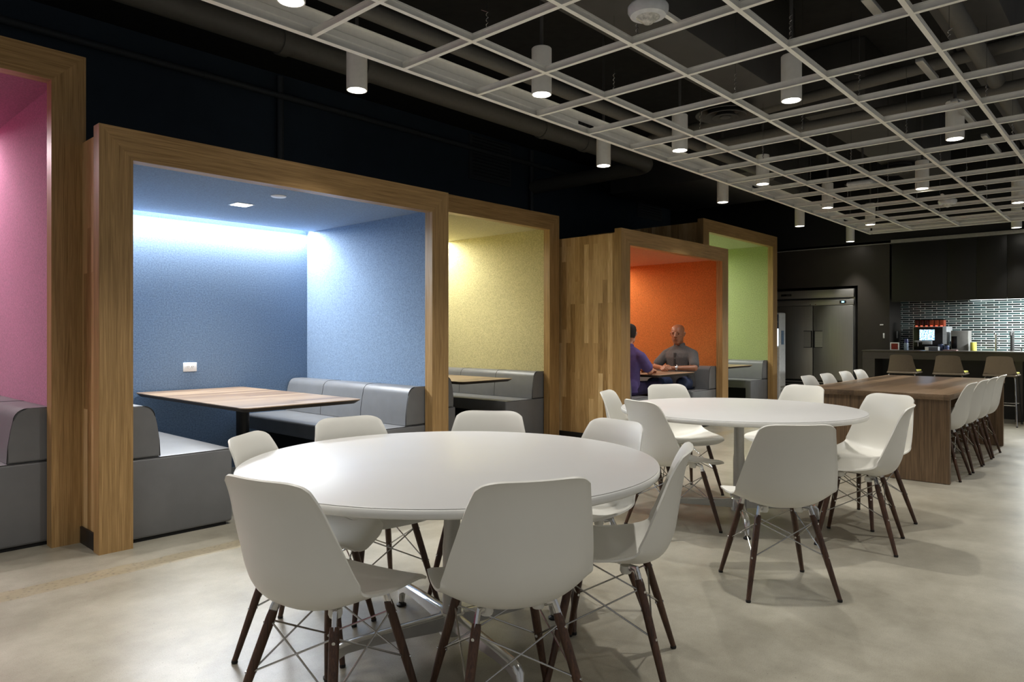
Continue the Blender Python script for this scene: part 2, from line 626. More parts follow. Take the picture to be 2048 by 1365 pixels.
# ------------------------------------------------------------------ seating booths
def booth(color, x0, x1, yf, yb, zt, led_w, led_col=(1, 1, 1)):
    adj = color
    t = thing('seating_booth', ((x0 + x1) / 2, yf, 0), '', 'booth', 'wood framed felt booths along the dark wall')
    t['label'] = {
        'pink': 'tall oak framed booth lined with pink felt, cut off by the left edge',
        'blue': 'oak framed booth lined with blue felt, nearest whole booth',
        'yellow': 'oak framed booth lined with yellow felt, set back behind the blue booth',
        'orange': 'oak framed booth lined with orange felt where two men sit',
        'green': 'tall oak framed booth lined with green felt, last of the row'}[color]
    W = 0.18
    D = 0.09
    zi = zt - W
    # mitred frame
    for s, (xa, xb) in ((0, (x0, x0 + W)), (1, (x1 - W, x1))):
        bm = B()
        if s == 0:
            poly = [(x0, yf, 0), (x0 + W, yf, 0), (x0 + W, yf, zi), (x0, yf, zt)]
        else:
            poly = [(x1 - W, yf, 0), (x1, yf, 0), (x1, yf, zt), (x1 - W, yf, zi)]
        prism(bm, poly, (0, D, 0))
        obj('frame_post', bm, M_oakv, t, smooth=False)
    bm = B()
    prism(bm, [(x0, yf, zt), (x0 + W, yf, zi), (x1 - W, yf, zi), (x1, yf, zt)], (0, D, 0))
    obj('frame_head', bm, M_oakh, t, smooth=False)
    # shell
    zs = zt - 0.045
    yp = 4.7545 if color == 'blue' else yb + 0.06      # the pink booth's post stands against this side
    bm = B()
    box(bm, x0 + 0.045, x0 + 0.10, yf + D, yb + 0.06, 0, zs)
    box(bm, x0 + 0.02, x0 + 0.045, yf + D, yp, 0, zs)
    obj('side_panel', bm, M_plank, t, smooth=False)
    bx('side_panel', (x1 - 0.10, x1 - 0.02, yf + D, yb + 0.06, 0, zs), M_plank, t)
    bx('roof_panel', (x0 + 0.10, x1 - 0.10, yf + D, yb + 0.06, zs - 0.02, zs), M_plank, t)
    bx('rear_panel', (x0 + 0.10, x1 - 0.10, yb + 0.02, yb + 0.06, 0, zs - 0.02), M_plank, t)
    bx('cove_base', (x0 + 0.006, x0 + 0.0195, yf + D, yp, 0, 0.10), M_base, t, 0.004)
    bx('cove_base', (x1 - 0.0195, x1 - 0.006, yf + D, yb + 0.06, 0, 0.10), M_base, t, 0.004)
    F = FELT[color]
    zc = zi + 0.027
    bx('felt_side', (x0 + 0.10, x0 + 0.12, yf + D, yb, 0, zs - 0.021), F, t)
    bx('felt_side', (x1 - 0.12, x1 - 0.10, yf + D, yb, 0, zs - 0.021), F, t)
    bx('felt_back', (x0 + 0.10, x1 - 0.10, yb, yb + 0.02, 0, zs - 0.021), F, t)
    # the felt ceiling stops short of the back wall: light slot
    bx('felt_ceiling', (x0 + 0.12, x1 - 0.12, yf + D, yb - 0.10, zc, zc + 0.03), F, t)
    bx('light_strip', (x0 + 0.16, x1 - 0.16, yb - 0.098, yb - 0.085, zc + 0.045, zc + 0.06), glow(color + '_light_strip', (255, 255, 255), 6), t)
    a = area('cove_light', ((x0 + x1) / 2, yb - 0.052, zc + 0.014), x1 - x0 - 0.32, 0.035, led_w, ((x0 + x1) / 2, yb - 0.85, 1.2), led_col)
    a.parent = t
    a.location = Vector(a.location) - t.location
    return t, zc


YB = {'pink': 6.75, 'blue': 6.40, 'yellow': 7.25, 'orange': 6.40, 'green': 6.78}
BO = {'pink': (-1.26, 1.40, 4.755, 2.916), 'blue': (1.361, 4.02, 4.40, 2.443), 'yellow': (4.61, 6.60, 5.268, 2.668),
      'orange': (6.62, 9.28, 4.40, 2.443), 'green': (9.285, 11.95, 4.78, 2.92)}
LED = {'pink': (24, (1, 0.95, 0.95)), 'blue': (52, (0.95, 0.98, 1.0)), 'yellow': (24, (1, 1, 0.95)), 'orange': (16, (1.0, 0.86, 0.7)), 'green': (30, (1, 1, 0.95))}
ZC = {}
for c_, (x0, x1, yf, zt) in BO.items():
    _, ZC[c_] = booth(c_, x0, x1, yf, YB[c_], zt, *LED[c_])


def bench(color, side, label):
    x0, x1, yf, zt = BO[color]
    yb = YB[color]
    y0, y1 = yf + 0.10, yb - 0.012
    s = 1 if side == 'l' else -1
    xw = x0 + 0.128 if s > 0 else x1 - 0.128       # face of the felt wall

    def X(d):
        return xw + s * d
    t = thing('booth_bench', (X(0.35), (y0 + y1) / 2, 0), label, 'bench', 'grey upholstered booth benches')
    q = lambda a, b: (min(X(a), X(b)), max(X(a), X(b)))
    # seat: bevelled cushion with end panels down to the floor at both ends
    dp = 0.27 if (color, side) == ('yellow', 'l') else 0.70     # the yellow booth's nearer bench is a narrow perch
    xa, xb = q(0.0, dp)
    bm = B()
    prism(bm, [(xa, y0, 0.018), (xa, y0, 0.50), (xa, y1, 0.50), (xa, y1, 0.37), (xa, y0 + 0.10, 0.37), (xa, y0 + 0.10, 0.018)], (xb - xa, 0, 0))
    bmesh.ops.recalc_face_normals(bm, faces=bm.faces)
    bmesh.ops.bevel(bm, geom=[e for e in bm.edges if e.is_convex], offset=0.018, segments=3, affect='EDGES', profile=0.5)
    st = obj('seat', bm, M_vinyl, t, angle=50)
    bm = B()
    tube(bm, [(xa + 0.012, y0 + 0.0045, 0.4965), (xb - 0.012, y0 + 0.0045, 0.4965)], 0.0022, 6)
    obj('piping', bm, M_seam, st)
    bx('plinth', (*q(0.0, dp - 0.18), y0 + 0.102, y1, 0.0, 0.369), M_void, t)
    bx('toe_base', (*q(0.01, dp - 0.04), y0 + 0.012, y0 + 0.101, 0.0, 0.0175), M_void, t)
    # backrest, rounded along its upper inner edge, slightly raked
    prof = [(0.005, 0.503), (0.245, 0.503), (0.24, 0.60), (0.225, 0.70)]
    for k in range(7):
        a = k / 6 * PI / 2
        prof.append((0.145 + 0.07 * math.cos(a), 0.745 + 0.07 * math.sin(a)))
    prof += [(0.06, 0.815), (0.02, 0.812), (0.005, 0.80)]
    bm = B()
    prism(bm, [(X(d), y0 + 0.004, z) for d, z in prof], (0, y1 - y0 - 0.008, 0))
    es = [e for e in bm.edges if abs(e.verts[0].co.y - e.verts[1].co.y) < 1e-5]
    bmesh.ops.bevel(bm, geom=es, offset=0.008, segments=2, affect='EDGES')
    br = obj('backrest', bm, M_vinyl, t, angle=50)
    for f in (1 / 3, 2 / 3):
        bm = B()
        yy = y0 + (y1 - y0) * f
        tube(bm, [(X(d + 0.0005), yy, z + 0.0005) for d, z in prof[1:-1]], 0.0022, 6)
        obj('seam', bm, M_seam, br)
    bm = B()
    tube(bm, [(X(d), y0 + 0.010, z) for d, z in prof[1:-1]], 0.0024, 6)
    obj('piping', bm, M_seam, br)
    return t


bench('pink', 'r', 'grey upholstered bench in the pink booth, against its far side wall')
bench('blue', 'l', 'grey upholstered bench in the blue booth, end panel beside the nearer post')
bench('blue', 'r', 'grey upholstered bench in the blue booth, along the farther side wall')
bench('yellow', 'l', 'grey upholstered bench in the yellow booth, half hidden by the blue booth post')
bench('yellow', 'r', 'grey upholstered bench in the yellow booth, along the farther side wall')
bench('orange', 'l', 'grey upholstered bench under the man in the purple shirt')
bench('orange', 'r', 'grey upholstered bench under the man in the dark grey polo shirt')
bench('green', 'r', 'grey upholstered bench in the green booth, along its farther side wall')


def booth_table(color, label):
    x0, x1, yf, zt = BO[color]
    yb = YB[color]
    cx = 5.46 if color == 'yellow' else (x0 + x1) / 2 + 0.03
    hx = 0.40 if color == 'yellow' else 0.475
    y0, y1 = yf + 0.06, yb - 0.02
    z = 0.757
    t = thing('booth_table', (cx, (y0 + y1) / 2, 0), label, 'table', 'wood topped booth tables')

    def outline(ins, zz, c):
        xa, xb, ya, yb_ = cx - hx + ins, cx + hx - ins, y0 + ins, y1 - ins * 0.2
        pts = []
        for (px, py, a0) in ((xb - c, ya + c, -90), (xb - c, yb_ - c, 0), (xa + c, yb_ - c, 90), (xa + c, ya + c, 180)):
            for k in range(5):
                a = R(a0 + 90 * k / 4)
                pts.append((px + c * math.cos(a), py + c * math.sin(a), zz))
        return pts
    bm = B()
    prism(bm, outline(0, z - 0.006, 0.05), (0, 0, 0.006))
    obj('table_top', bm, M_btop, t, smooth=False)
    bm = B()
    lo = [bm.verts.new(p) for p in outline(0.03, z - 0.032, 0.05)]
    hi = [bm.verts.new(p) for p in outline(0.0, z - 0.0065, 0.05)]
    bm.faces.new(lo)
    bm.faces.new(hi)
    for i in range(len(lo)):
        j = (i + 1) % len(lo)
        bm.faces.new((lo[i], lo[j], hi[j], hi[i]))
    obj('dark_edge', bm, M_darkedge, t, smooth=False)
    for yy in ((y0 + y1) / 2,):
        bm = B()
        lathe(bm, [(0.05, 0.02), (0.05, 0.62), (0.055, 0.66), (0.075, 0.695), (0.11, 0.724)], (cx, yy, 0), 28)
        obj('column', bm, M_darkmetal, t)
        bm = B()
        rb = 0.20 if color == 'yellow' else 0.30
        lathe(bm, [(rb, 0.0), (rb, 0.01), (rb - 0.03, 0.018), (0.05, 0.03)], (cx, yy, 0), 36)
        obj('base_plate', bm, M_darkmetal, t)
    return t


booth_table('blue', 'large striped wood table in the blue booth, under the wall outlet')
booth_table('yellow', 'wood topped table in the yellow booth')
booth_table('orange', 'wood topped table between the two seated men')
booth_table('green', 'wood topped table in the green booth')

# outlet on the blue felt
x0, x1, yf, zt = BO['blue']
ob = thing('wall_outlet', (2.715, YB['blue'], 0.957), 'white double power outlet on the blue felt wall', 'outlet')
bx('cover_plate', (2.655, 2.775, YB['blue'] - 0.009, YB['blue'] - 0.0005, 0.918, 0.998), M_outlet, ob, 0.003)
for xx in (2.695, 2.735):
    bm = B()
    lathe(bm, [(0.0, 0), (0.017, 0), (0.017, 0.0025), (0.0, 0.0025)], (0, 0, 0), 20)
    bmesh.ops.rotate(bm, cent=(0, 0, 0), matrix=Matrix.Rotation(R(90), 3, 'X'), verts=bm.verts)
    bmesh.ops.translate(bm, vec=(xx, YB['blue'] - 0.0088, 0.957), verts=bm.verts)
    so = obj('socket', bm, M_outlet, ob)
    for dx, dz, hw, hh in ((-0.007, 0.003, 0.0014, 0.004), (0.007, 0.004, 0.0014, 0.004), (0, -0.008, 0.0022, 0.0022)):
        bx('slot', (xx + dx - hw, xx + dx + hw, YB['blue'] - 0.0123, YB['blue'] - 0.011, 0.957 + dz - hh, 0.957 + dz + hh), M_black, so)

# small fittings in the booth ceilings
zc = ZC['blue']
t = thing('recessed_light', (2.70, 5.40, zc), 'small square lit downlight in the blue felt ceiling', 'ceiling light')
bx('trim_frame', (2.625, 2.775, 5.325, 5.475, zc - 0.004, zc - 0.0005), M_outlet, t, 0.001)
bx('diffuser', (2.638, 2.762, 5.338, 5.462, zc - 0.0065, zc - 0.0042), glow('square_light', (255, 252, 245), 3.0), t)
spot('booth_spot', (2.70, 5.40, zc - 0.02), 46, 120, 0.8, 0.05, None)
t = thing('sprinkler_cover', (2.72, 4.86, zc), 'round white sprinkler cover in the blue felt ceiling', 'sprinkler cover')
bm = B()
lathe(bm, [(0.05, zc - 0.010), (0.056, zc - 0.006), (0.056, zc - 0.0005)], (2.72, 4.86, 0), 28)
obj('cover', bm, M_outlet, t)
zc = ZC['orange']
t = thing('recessed_light', (7.95, 5.4, zc), 'small round lit downlight in the orange felt ceiling', 'ceiling light')
bm = B()
lathe(bm, [(0.055, zc - 0.006), (0.075, zc - 0.004), (0.075, zc - 0.0005)], (7.95, 5.4, 0), 28)
obj('trim_ring', bm, M_outlet, t)
bm = B()
lathe(bm, [(0.052, zc - 0.009), (0.052, zc - 0.0065)], (7.95, 5.4, 0), 28)
obj('diffuser', bm, glow('round_light', (255, 236, 214), 3.0), t)
spot('booth_spot', (7.95, 5.4, zc - 0.02), 12, 120, 0.8, 0.05, None, color=(1, 0.9, 0.78))
zc = ZC['green']
t = thing('recessed_light', (9.95, 5.45, zc), 'round lit downlight in the green felt ceiling', 'ceiling light')
bm = B()
lathe(bm, [(0.07, zc - 0.014), (0.085, zc - 0.010), (0.085, zc - 0.0005)], (9.95, 5.45, 0), 28)
obj('trim_ring', bm, M_outlet, t)
bm = B()
lathe(bm, [(0.062, zc - 0.018), (0.062, zc - 0.0145)], (9.95, 5.45, 0), 28)
obj('diffuser', bm, glow('green_booth_light', (255, 250, 235), 1.6), t)
for c_, p_ in (('green', 30), ('yellow', 24), ('pink', 24)):
    x0, x1, yf, zt = BO[c_]
    spot('booth_spot', ((x0 + x1) / 2 - 0.2, yf + 1.0, ZC[c_] - 0.03), p_, 120, 0.8, 0.05, None)


# ------------------------------------------------------------------ white shell chair on dowel legs
KS = 1.02      # overall size


def catmull(P, n):
    out = []
    for i in range(n + 1):
        t = i / n * (len(P) - 1)
        k = min(int(t), len(P) - 2)
        f = t - k
        p0, p1, p2, p3 = P[max(k - 1, 0)], P[k], P[k + 1], P[min(k + 2, len(P) - 1)]
        out.append(tuple(0.5 * (2 * b + (c - a) * f + (2 * a - 5 * b + 4 * c - d) * f * f + (-a + 3 * b - 3 * c + d) * f ** 3) for a, b, c, d in zip(p0, p1, p2, p3)))
    return out


def chair_shell(bm):
    # centre line: y forward, z up, half width, lift of the edge along the inner normal
    C_ = [(0.262, 0.398, 0.168, 0.000), (0.248, 0.424, 0.194, 0.004), (0.205, 0.439, 0.212, 0.009), (0.130, 0.437, 0.223, 0.019), (0.045, 0.427, 0.231, 0.034), (-0.040, 0.417, 0.236, 0.056),
          (-0.118, 0.416, 0.238, 0.080), (-0.178, 0.446, 0.237, 0.096), (-0.211, 0.512, 0.231, 0.094), (-0.226, 0.592, 0.219, 0.078), (-0.238, 0.668, 0.203, 0.060),
          (-0.250, 0.738, 0.187, 0.044), (-0.265, 0.792, 0.172, 0.029), (-0.278, 0.820, 0.160, 0.018)]
    NV, NU = 46, 28
    dense = catmull(C_, 400)

    def at(t):
        f = max(0, min(1, t)) * 400
        k = min(int(f), 399)
        f -= k
        return tuple(a + (b - a) * f for a, b in zip(dense[k], dense[k + 1]))
    grid = []
    for j in range(NV + 1):
        row = []
        for i in range(NU + 1):
            u = -1 + 2 * i / NU
            u = math.sin(u * PI / 2) * 0.6 + u * 0.4
            au = abs(u)
            t0 = 0.075 * au ** 4
            t1 = 1 - 0.085 * au ** 5
            tt = t0 + (t1 - t0) * j / NV
            y, z, hw, lift = at(tt)
            e = 0.06
            ya, za, *_ = at(tt - e)
            yb, zb, *_ = at(tt + e)
            ty, tz = yb - ya, zb - za
            L = math.hypot(ty, tz) or 1
            ny, nz = tz / L, -ty / L            # towards the sitter
            q = lift * au ** 2.3
            # rolled rim
            rim = 0.004 * max(0, (au - 0.93) / 0.07)
            row.append(bm.verts.new((u * hw * KS, (y + ny * (q - rim)) * KS, (z + nz * (q - rim)) * KS)))
        grid.append(row)
    fs = []
    for j in range(NV):
        for i in range(NU):
            fs.append(bm.faces.new((grid[j][i], grid[j][i + 1], grid[j + 1][i + 1], grid[j + 1][i])))
    bmesh.ops.recalc_face_normals(bm, faces=fs)
    bmesh.ops.solidify(bm, geom=fs, thickness=0.0075)


def make_chair(label, group):
    t = thing('shell_chair', (0, 0, 0), label, 'chair', group)
    bm = B()
    chair_shell(bm)
    sh = obj('seat_shell', bm, M_white, t, angle=60, world=False)
    k = KS
    tops = {}
    lows = {}
    for sx in (-1, 1):
        for sy in (1, -1):
            top = Vector((sx * 0.128, 0.02 + sy * 0.118 - 0.005, 0.372)) * k
            foot = Vector((sx * 0.210, sy * 0.205, 0.008)) * k
            d = (foot - top)
            bm = B()
            tube(bm, [top, top + d * 0.05, top + d * 0.45, foot], [0.0135, 0.0155, 0.0150, 0.0105], 14)
            lg = obj('leg', bm, M_walnutleg, t, world=False)
            bm = B()
            lathe(bm, [(0.011, -0.008), (0.012, -0.004), (0.0112, 0.004)], foot, 12)
            obj('glide', bm, M_black, lg, world=False)
            # chrome bracket from the dowel up to the shell
            bm = B()
            inn = Vector((sx * 0.098, 0.02 + sy * 0.09, 0.416 if sy > 0 else 0.399)) * k
            tube(bm, [top + d * 0.10, top - d * 0.03, top - d * 0.09, inn], 0.0145, 8, sx=0.6)
            obj('bracket', bm, M_chrome, lg, world=False)
            out = Vector((d.x, d.y, 0)).normalized()
            for f in (0.10, 0.50):
                p = top + d * f
                bm = B()
                tube(bm, [p - out * 0.017, p + out * 0.0175], 0.0052, 10)
                obj('screw', bm, M_chrome, lg, world=False)
            tops[(sx, sy)] = top + d * 0.08
            lows[(sx, sy)] = top + d * 0.50
    for a, b_ in (((-1, 1), (1, 1)), ((-1, -1), (1, -1)), ((-1, 1), (-1, -1)), ((1, 1), (1, -1))):
        bm = B()
        tube(bm, [tops[a], lows[b_]], 0.0031, 8)
        tube(bm, [tops[b_], lows[a]], 0.0031, 8)
        obj('cross_brace', bm, M_wire, t, world=False)
    for sx in (-1, 1):
        for sy in (-1, 1):
            bm = B()
            zz = 0.426 if sy > 0 else 0.411
            lathe(bm, [(0.018, zz - 0.028), (0.022, zz - 0.018), (0.021, zz)], (sx * 0.085, 0.02 + sy * 0.075, 0), 14)
            obj('shock_mount', bm, M_white, t, world=False)
    return t


T1 = (1.92, 2.08)
T2 = (4.57, 2.09)
G1, G2, G3 = 'white chairs around the near round table', 'white chairs around the farther round table', 'white chairs along the long walnut table'
# back-top position, facing angle, label
CH = [
    ((0.992, 1.888), 12, 'white shell chair at the near round table, back turned, closest to the blue booth post', G1),
    ((1.519, 1.291), 61, 'white shell chair at the near round table, back squarely to us in the foreground', G1),
    ((2.338, 1.260), 117, 'white shell chair seen side on at the near round table, right of its foreground chair', G1),
    ((2.850, 1.902), 169, 'white shell chair at the near round table facing left, just before the farther table', G1),
    ((2.719, 2.646), -145, 'white shell chair facing us across the near round table, below the yellow booth', G1),
    ((2.035, 2.978), -97, 'white shell chair facing us behind the near round table, before the blue booth bench', G1),
    ((1.390, 2.762), -52, 'white shell chair at the far left of the near round table, turned to the right', G1),
    ((4.272, 2.981), -71, 'white shell chair at the farther round table, before the plank side of the orange booth', G2),
    ((3.782, 2.394), -21, 'white shell chair at the farther round table, back to us, tucked beside the near table', G2),
    ((5.177, 3.011), -118, 'white shell chair facing us at the farther round table, below the seated men', G2),
    ((5.848, 2.103), 166, 'white shell chair facing us at the farther round table, before the long walnut table', G2),
    ((5.354, 1.341), 158, 'white shell chair with its front showing, between farther round table and walnut table', G2),
    ((4.588, 1.044), 99, 'white shell chair seen side on at the right of the farther round table', G2),
    ((3.260, 1.199), 43, 'white shell chair standing alone with its back to us, before the farther round table', G2),
]
ORD = ['nearest', 'second', 'third', 'farthest']
for i, (x, y) in enumerate(((7.16, 1.155), (7.70, 1.15), (8.22, 1.15), (8.76, 1.15))):
    CH.append(((x, y), 90, 'white shell chair at the open side of the walnut table, %s in its row' % ORD[i], G3))
for i, (x, y) in enumerate(((7.22, 2.60), (7.76, 2.60), (8.36, 2.60), (8.88, 2.60))):
    CH.append(((x, y), -90, 'white shell chair on the booth side of the walnut table, %s in its row' % ORD[i], G3))
chair0 = None
for (x, y), a, label, grp in CH:
    c = Vector((x + 0.275 * math.cos(R(a)), y + 0.275 * math.sin(R(a)), 0))
    if chair0 is None:
        chair0 = make_chair(label, grp)
        chair0.location = c
        chair0.rotation_euler = (0, 0, R(a) - PI / 2)
    else:
        dup(chair0, c, R(a) - PI / 2, label, grp)


# ------------------------------------------------------------------ round tables
def round_table(c, rad, base_deg, label):
    t = thing('round_table', (*c, 0), label, 'table', 'round white tables')
    z = 0.750
    bm = B()
    lathe(bm, [(rad - 0.0032, z - 0.0044), (rad - 0.0028, z - 0.002), (rad - 0.008, z)], (*c, 0), 96)
    obj('table_top', bm, M_table, t, angle=25)
    bm = B()
    lathe(bm, [(rad - 0.03, z - 0.036), (rad - 0.006, z - 0.034), (rad, z - 0.028), (rad, z - 0.008), (rad - 0.003, z - 0.0045)], (*c, 0), 96)
    obj('top_edge', bm, M_edge, t, angle=50)
    bm = B()
    lathe(bm, [(0.038, 0.06), (0.038, 0.40), (0.0335, 0.44), (0.0335, 0.675)], (*c, 0), 32)
    obj('column', bm, M_alucol, t)
    bm = B()
    lathe(bm, [(0.036, 0.672), (0.042, 0.685), (0.085, 0.7105), (0.085, 0.7135)], (*c, 0), 32)
    obj('top_bracket', bm, M_darkmetal, t)
    bm = B()
    lathe(bm, [(0.05, 0.055), (0.052, 0.06), (0.052, 0.135), (0.046, 0.142)], (*c, 0), 24)
    obj('hub', bm, M_alu, t)
    for k in range(4):
        a = R(base_deg + 90 * k)
        d = Vector((math.cos(a), math.sin(a), 0))
        n = Vector((-d.y, d.x, 0))
        cc = Vector((*c, 0))
        bm = B()
        # cast arm: tall flat bar, rounded shoulder, tapered drop to the glide
        st = [(0.045, 0.137, 0.075, 0.022), (0.20, 0.131, 0.082, 0.021), (0.36, 0.124, 0.086, 0.020), (0.44, 0.119, 0.082, 0.020), (0.475, 0.110, 0.066, 0.019), (0.497, 0.094, 0.048, 0.018)]
        rings = []
        for r_, zt_, zb_, wd in st:
            rings.append([bm.verts.new(cc + d * r_ + n * (s_ * wd) + Vector((0, 0, zz))) for s_, zz in ((-1, zt_ - 0.006), (-0.7, zt_), (0.7, zt_), (1, zt_ - 0.006), (0.9, zb_), (-0.9, zb_))])
        for r0, r1 in zip(rings, rings[1:]):
            for q in range(6):
                bm.faces.new((r0[q], r0[(q + 1) % 6], r1[(q + 1) % 6], r1[q]))
        bm.faces.new(rings[0])
        bm.faces.new(rings[-1])
        tube(bm, [cc + d * 0.470 + Vector((0, 0, 0.105)), cc + d * 0.490 + Vector((0, 0, 0.085)), cc + d * 0.500 + Vector((0, 0, 0.022))], [0.018, 0.0185, 0.014], 14)
        lg = obj('base_leg', bm, M_alu, t, angle=45)
        bm = B()
        lathe(bm, [(0.022, 0.0), (0.023, 0.008), (0.013, 0.014), (0.010, 0.026)], cc + d * 0.50, 16)
        obj('glide', bm, M_black, lg)
    return t


round_table(T1, 0.815, 75, 'round white table on a polished four leg base, closest to us')
round_table(T2, 0.79, 30, 'round white table on a polished four leg base, beyond the closest one')

# ------------------------------------------------------------------ long walnut table
LT = thing('long_table', (8.15, 1.86, 0), 'long walnut table with slab ends between two rows of chairs', 'table')
bx('table_top', (6.73, 9.60, 1.255, 2.46, 0.703, 0.75), M_walnutx, LT, 0.003)
bx('end_panel', (6.755, 6.805, 1.262, 2.453, 0.004, 0.7025), M_walnut, LT)
bx('end_panel', (9.52, 9.57, 1.262, 2.453, 0.004, 0.7025), M_walnut, LT)
bx('centre_panel', (6.806, 9.519, 1.84, 1.88, 0.30, 0.7025), M_walnut, LT)
bx('foot_rail', (6.806, 9.519, 1.83, 1.89, 0.09, 0.13), M_darkmetal, LT, 0.004)
for x in (6.78, 9.545):
    for y in (1.30, 2.41):
        bm = B()
        lathe(bm, [(0.015, 0.0), (0.015, 0.0045)], (x, y, 0), 12)
        obj('glide', bm, M_black, LT)

# ------------------------------------------------------------------ suspended open ceiling grid
GZ = 2.812
GX = [2.028 + 0.6096 * k for k in range(-5, 17)]
GY = [2.697 - 0.6055 * k for k in range(0, 8)]
XE, YE = 11.86, 3.285
XS = GX[0] - 0.3
YS = GY[-1] - 0.3
CG = thing('suspended_grid', (6, 1, GZ), 'white open suspended ceiling grid without tiles', 'ceiling grid')


def tee(axis, c, a, b, zoff=0.0):
    bm = B()
    fl, wb, h = 0.0125, 0.0028, 0.044
    if axis == 'x':
        box(bm, a, b, c - fl, c + fl, GZ + zoff, GZ + zoff + 0.003)
        box(bm, a, b, c - wb, c + wb, GZ + zoff + 0.003, GZ + zoff + h)
        box(bm, a, b, c - 0.005, c + 0.005, GZ + zoff + h - 0.010, GZ + zoff + h)
    else:
        box(bm, c - fl, c + fl, a, b, GZ + zoff, GZ + zoff + 0.003)
        box(bm, c - wb, c + wb, a, b, GZ + zoff + 0.003, GZ + zoff + h)
        box(bm, c - 0.005, c + 0.005, a, b, GZ + zoff + h - 0.010, GZ + zoff + h)
    return bm


for y in GY:
    obj('main_tee', tee('x', y, XS, XE - 0.002), M_grid, CG, smooth=False)
for x in GX:
    ys = [YE - 0.002] + GY + [YS]
    bm = B()
    tmp = tee('y', x, YS, YE - 0.002, 0.0006)
    obj('cross_tee', tmp, M_grid, CG, smooth=False)
# deep channel trim around the edge
bm = B()
ch = [(0, 0), (-0.035, 0), (-0.035, 0.003), (-0.006, 0.004), (-0.006, 0.05), (-0.012, 0.055), (-0.012, 0.09), (-0.006, 0.095), (-0.006, 0.146), (-0.03, 0.147), (-0.03, 0.15), (0, 0.15)]
prism(bm, [(XS, YE + 0.012 + a, GZ + b) for a, b in ch], (XE + 0.012 - XS, 0, 0))
obj('edge_trim', bm, M_grid, CG, smooth=False)
bm = B()
prism(bm, [(XE + 0.012 + a, YS, GZ + b) for a, b in ch], (0, YE - 0.03 - YS, 0))
obj('edge_trim', bm, M_grid, CG, smooth=False)
for x in (4.45, 7.62, 10.7):
    bm = B()
    box(bm, x - 0.10, x + 0.10, YE - 0.001, YE + 0.004, GZ + 0.06, GZ + 0.085)
    for k in range(4):
        box(bm, x - 0.085 + k * 0.05, x - 0.06 + k * 0.05, YE - 0.007, YE - 0.001, GZ + 0.064, GZ + 0.081)
    obj('splice_plate', bm, M_darkmetal, CG, smooth=False)

# hanger wires with a twisted tail, from the tees up to the slab
for y, xs in ((GY[0], (2.75, 3.97, 5.19, 6.41, 7.63, 8.85, 10.07)), (GY[1], (3.3, 4.52, 5.74, 6.96, 8.18, 9.4, 10.6)), (GY[2], (3.9, 5.12, 6.34, 7.56, 8.78, 10.0)), (GY[3], (4.7, 5.92, 7.14, 8.36, 9.58))):
    for x in xs:
        loc = (x, y, GZ + 0.046)
        top = 3.399 if (y > 2.6 and x < 6.55) else 3.549 if (y > 2.6 and 7.6 < x < 11.6) else 3.499 if (y < 1 and 3.6 < x < 10.5) else 4.25
        bm = B()
        tube(bm, [(0, 0, 0), (0, 0, top - loc[2])], 0.0016, 6)
        ph = random.random() * 6
        tw = [(0.007 * math.cos(k * 1.3), 0.007 * math.sin(k * 1.3), 0.012 + 0.006 * k) for k in range(24)]
        tube(bm, tw + [(0.035 * math.cos(ph), 0.035 * math.sin(ph), 0.17)], 0.0016, 5)
        o = obj('hanger_wire', bm, M_wire)
        o.location = loc
        tag(o, 'thin twisted steel hanger wire holding up the white ceiling grid', 'wire', 'hanger wires above the ceiling grid')

# ------------------------------------------------------------------ cylinder downlights
ZB = 2.83


def downlight():
    t = thing('cylinder_downlight', (0, 0, ZB), '', 'downlight', 'white cylinder downlights')
    bm = B()
    lathe(bm, [(0.060, 0.020), (0.060, 0.0), (0.0665, 0.0), (0.0665, 0.300), (0.062, 0.305), (0.0, 0.305)], (0, 0, 0), 40)
    obj('can', bm, M_lamp, t, world=False)
    bm = B()
    lathe(bm, [(0.0, 0.012), (0.0595, 0.012)], (0, 0, 0), 32)
    obj('lens', bm, M_lens, t, world=False, smooth=False)
    bm = B()
    tube(bm, [(0, 0, 0.305), (0, 0, 4.25 - ZB)], 0.012, 10)
    obj('stem', bm, M_duct, t, world=False)
    s = spot('lamp_light', (0, 0, -0.012))
    s.parent = t
    return t


DL = [
    ((1.76, 3.03), 'cut off by the top edge, nearest the camera'),
    ((2.69, 3.82), 'outside the grid edge, above the blue booth'),
    ((3.56, 2.99), 'inside the grid, nearest of the row beside the deep edge trim'),
    ((4.79, 1.82), 'inside the grid, largest one below the big grey duct end'),
    ((5.45, 3.82), 'outside the grid edge, above the yellow booth'),
    ((5.44, 3.02), 'inside the grid edge trim, just left of the round air diffuser'),
    ((6.62, 1.20), 'inside the grid, high at the right near the rails'),
    ((7.91, 3.82), 'outside the grid edge, above the orange booth'),
    ((7.24, 3.05), 'inside the grid edge trim, beyond the round air diffuser'),
    ((9.13, 3.02), 'inside the grid edge trim, beside the white square detector box'),
    ((8.63, 1.87), 'inside the grid, midway between square box and round strobe'),
    ((10.32, 1.22), 'half cut off by the right edge, above the grid end'),
    ((10.40, 3.83), 'outside the grid edge, above the green booth'),
    ((10.94, 3.03), 'in the far corner cells of the grid'),
    ((12.70, 3.83), 'beyond the grid end, before the refrigerator wall'),
    ((12.70, 1.52), 'beyond the grid end, before the black upper cabinets'),
]
d0 = None
for (x, y), lb in DL:
    lb = 'white cylinder downlight ' + lb
    if d0 is None:
        d0 = downlight()
        d0.location = (x, y, ZB)
        d0['label'] = lb
    else:
        t = dup(d0, (x, y, ZB), 0, lb)
        if x > 12:                       # narrower beam before the cabinets
            for o in t.children:
                if o.type == 'LIGHT':
                    o.data = o.data.copy()
                    o.data.spot_size = R(62)
                    o.data.spot_blend = 0.8
                    o.data.energy = 45


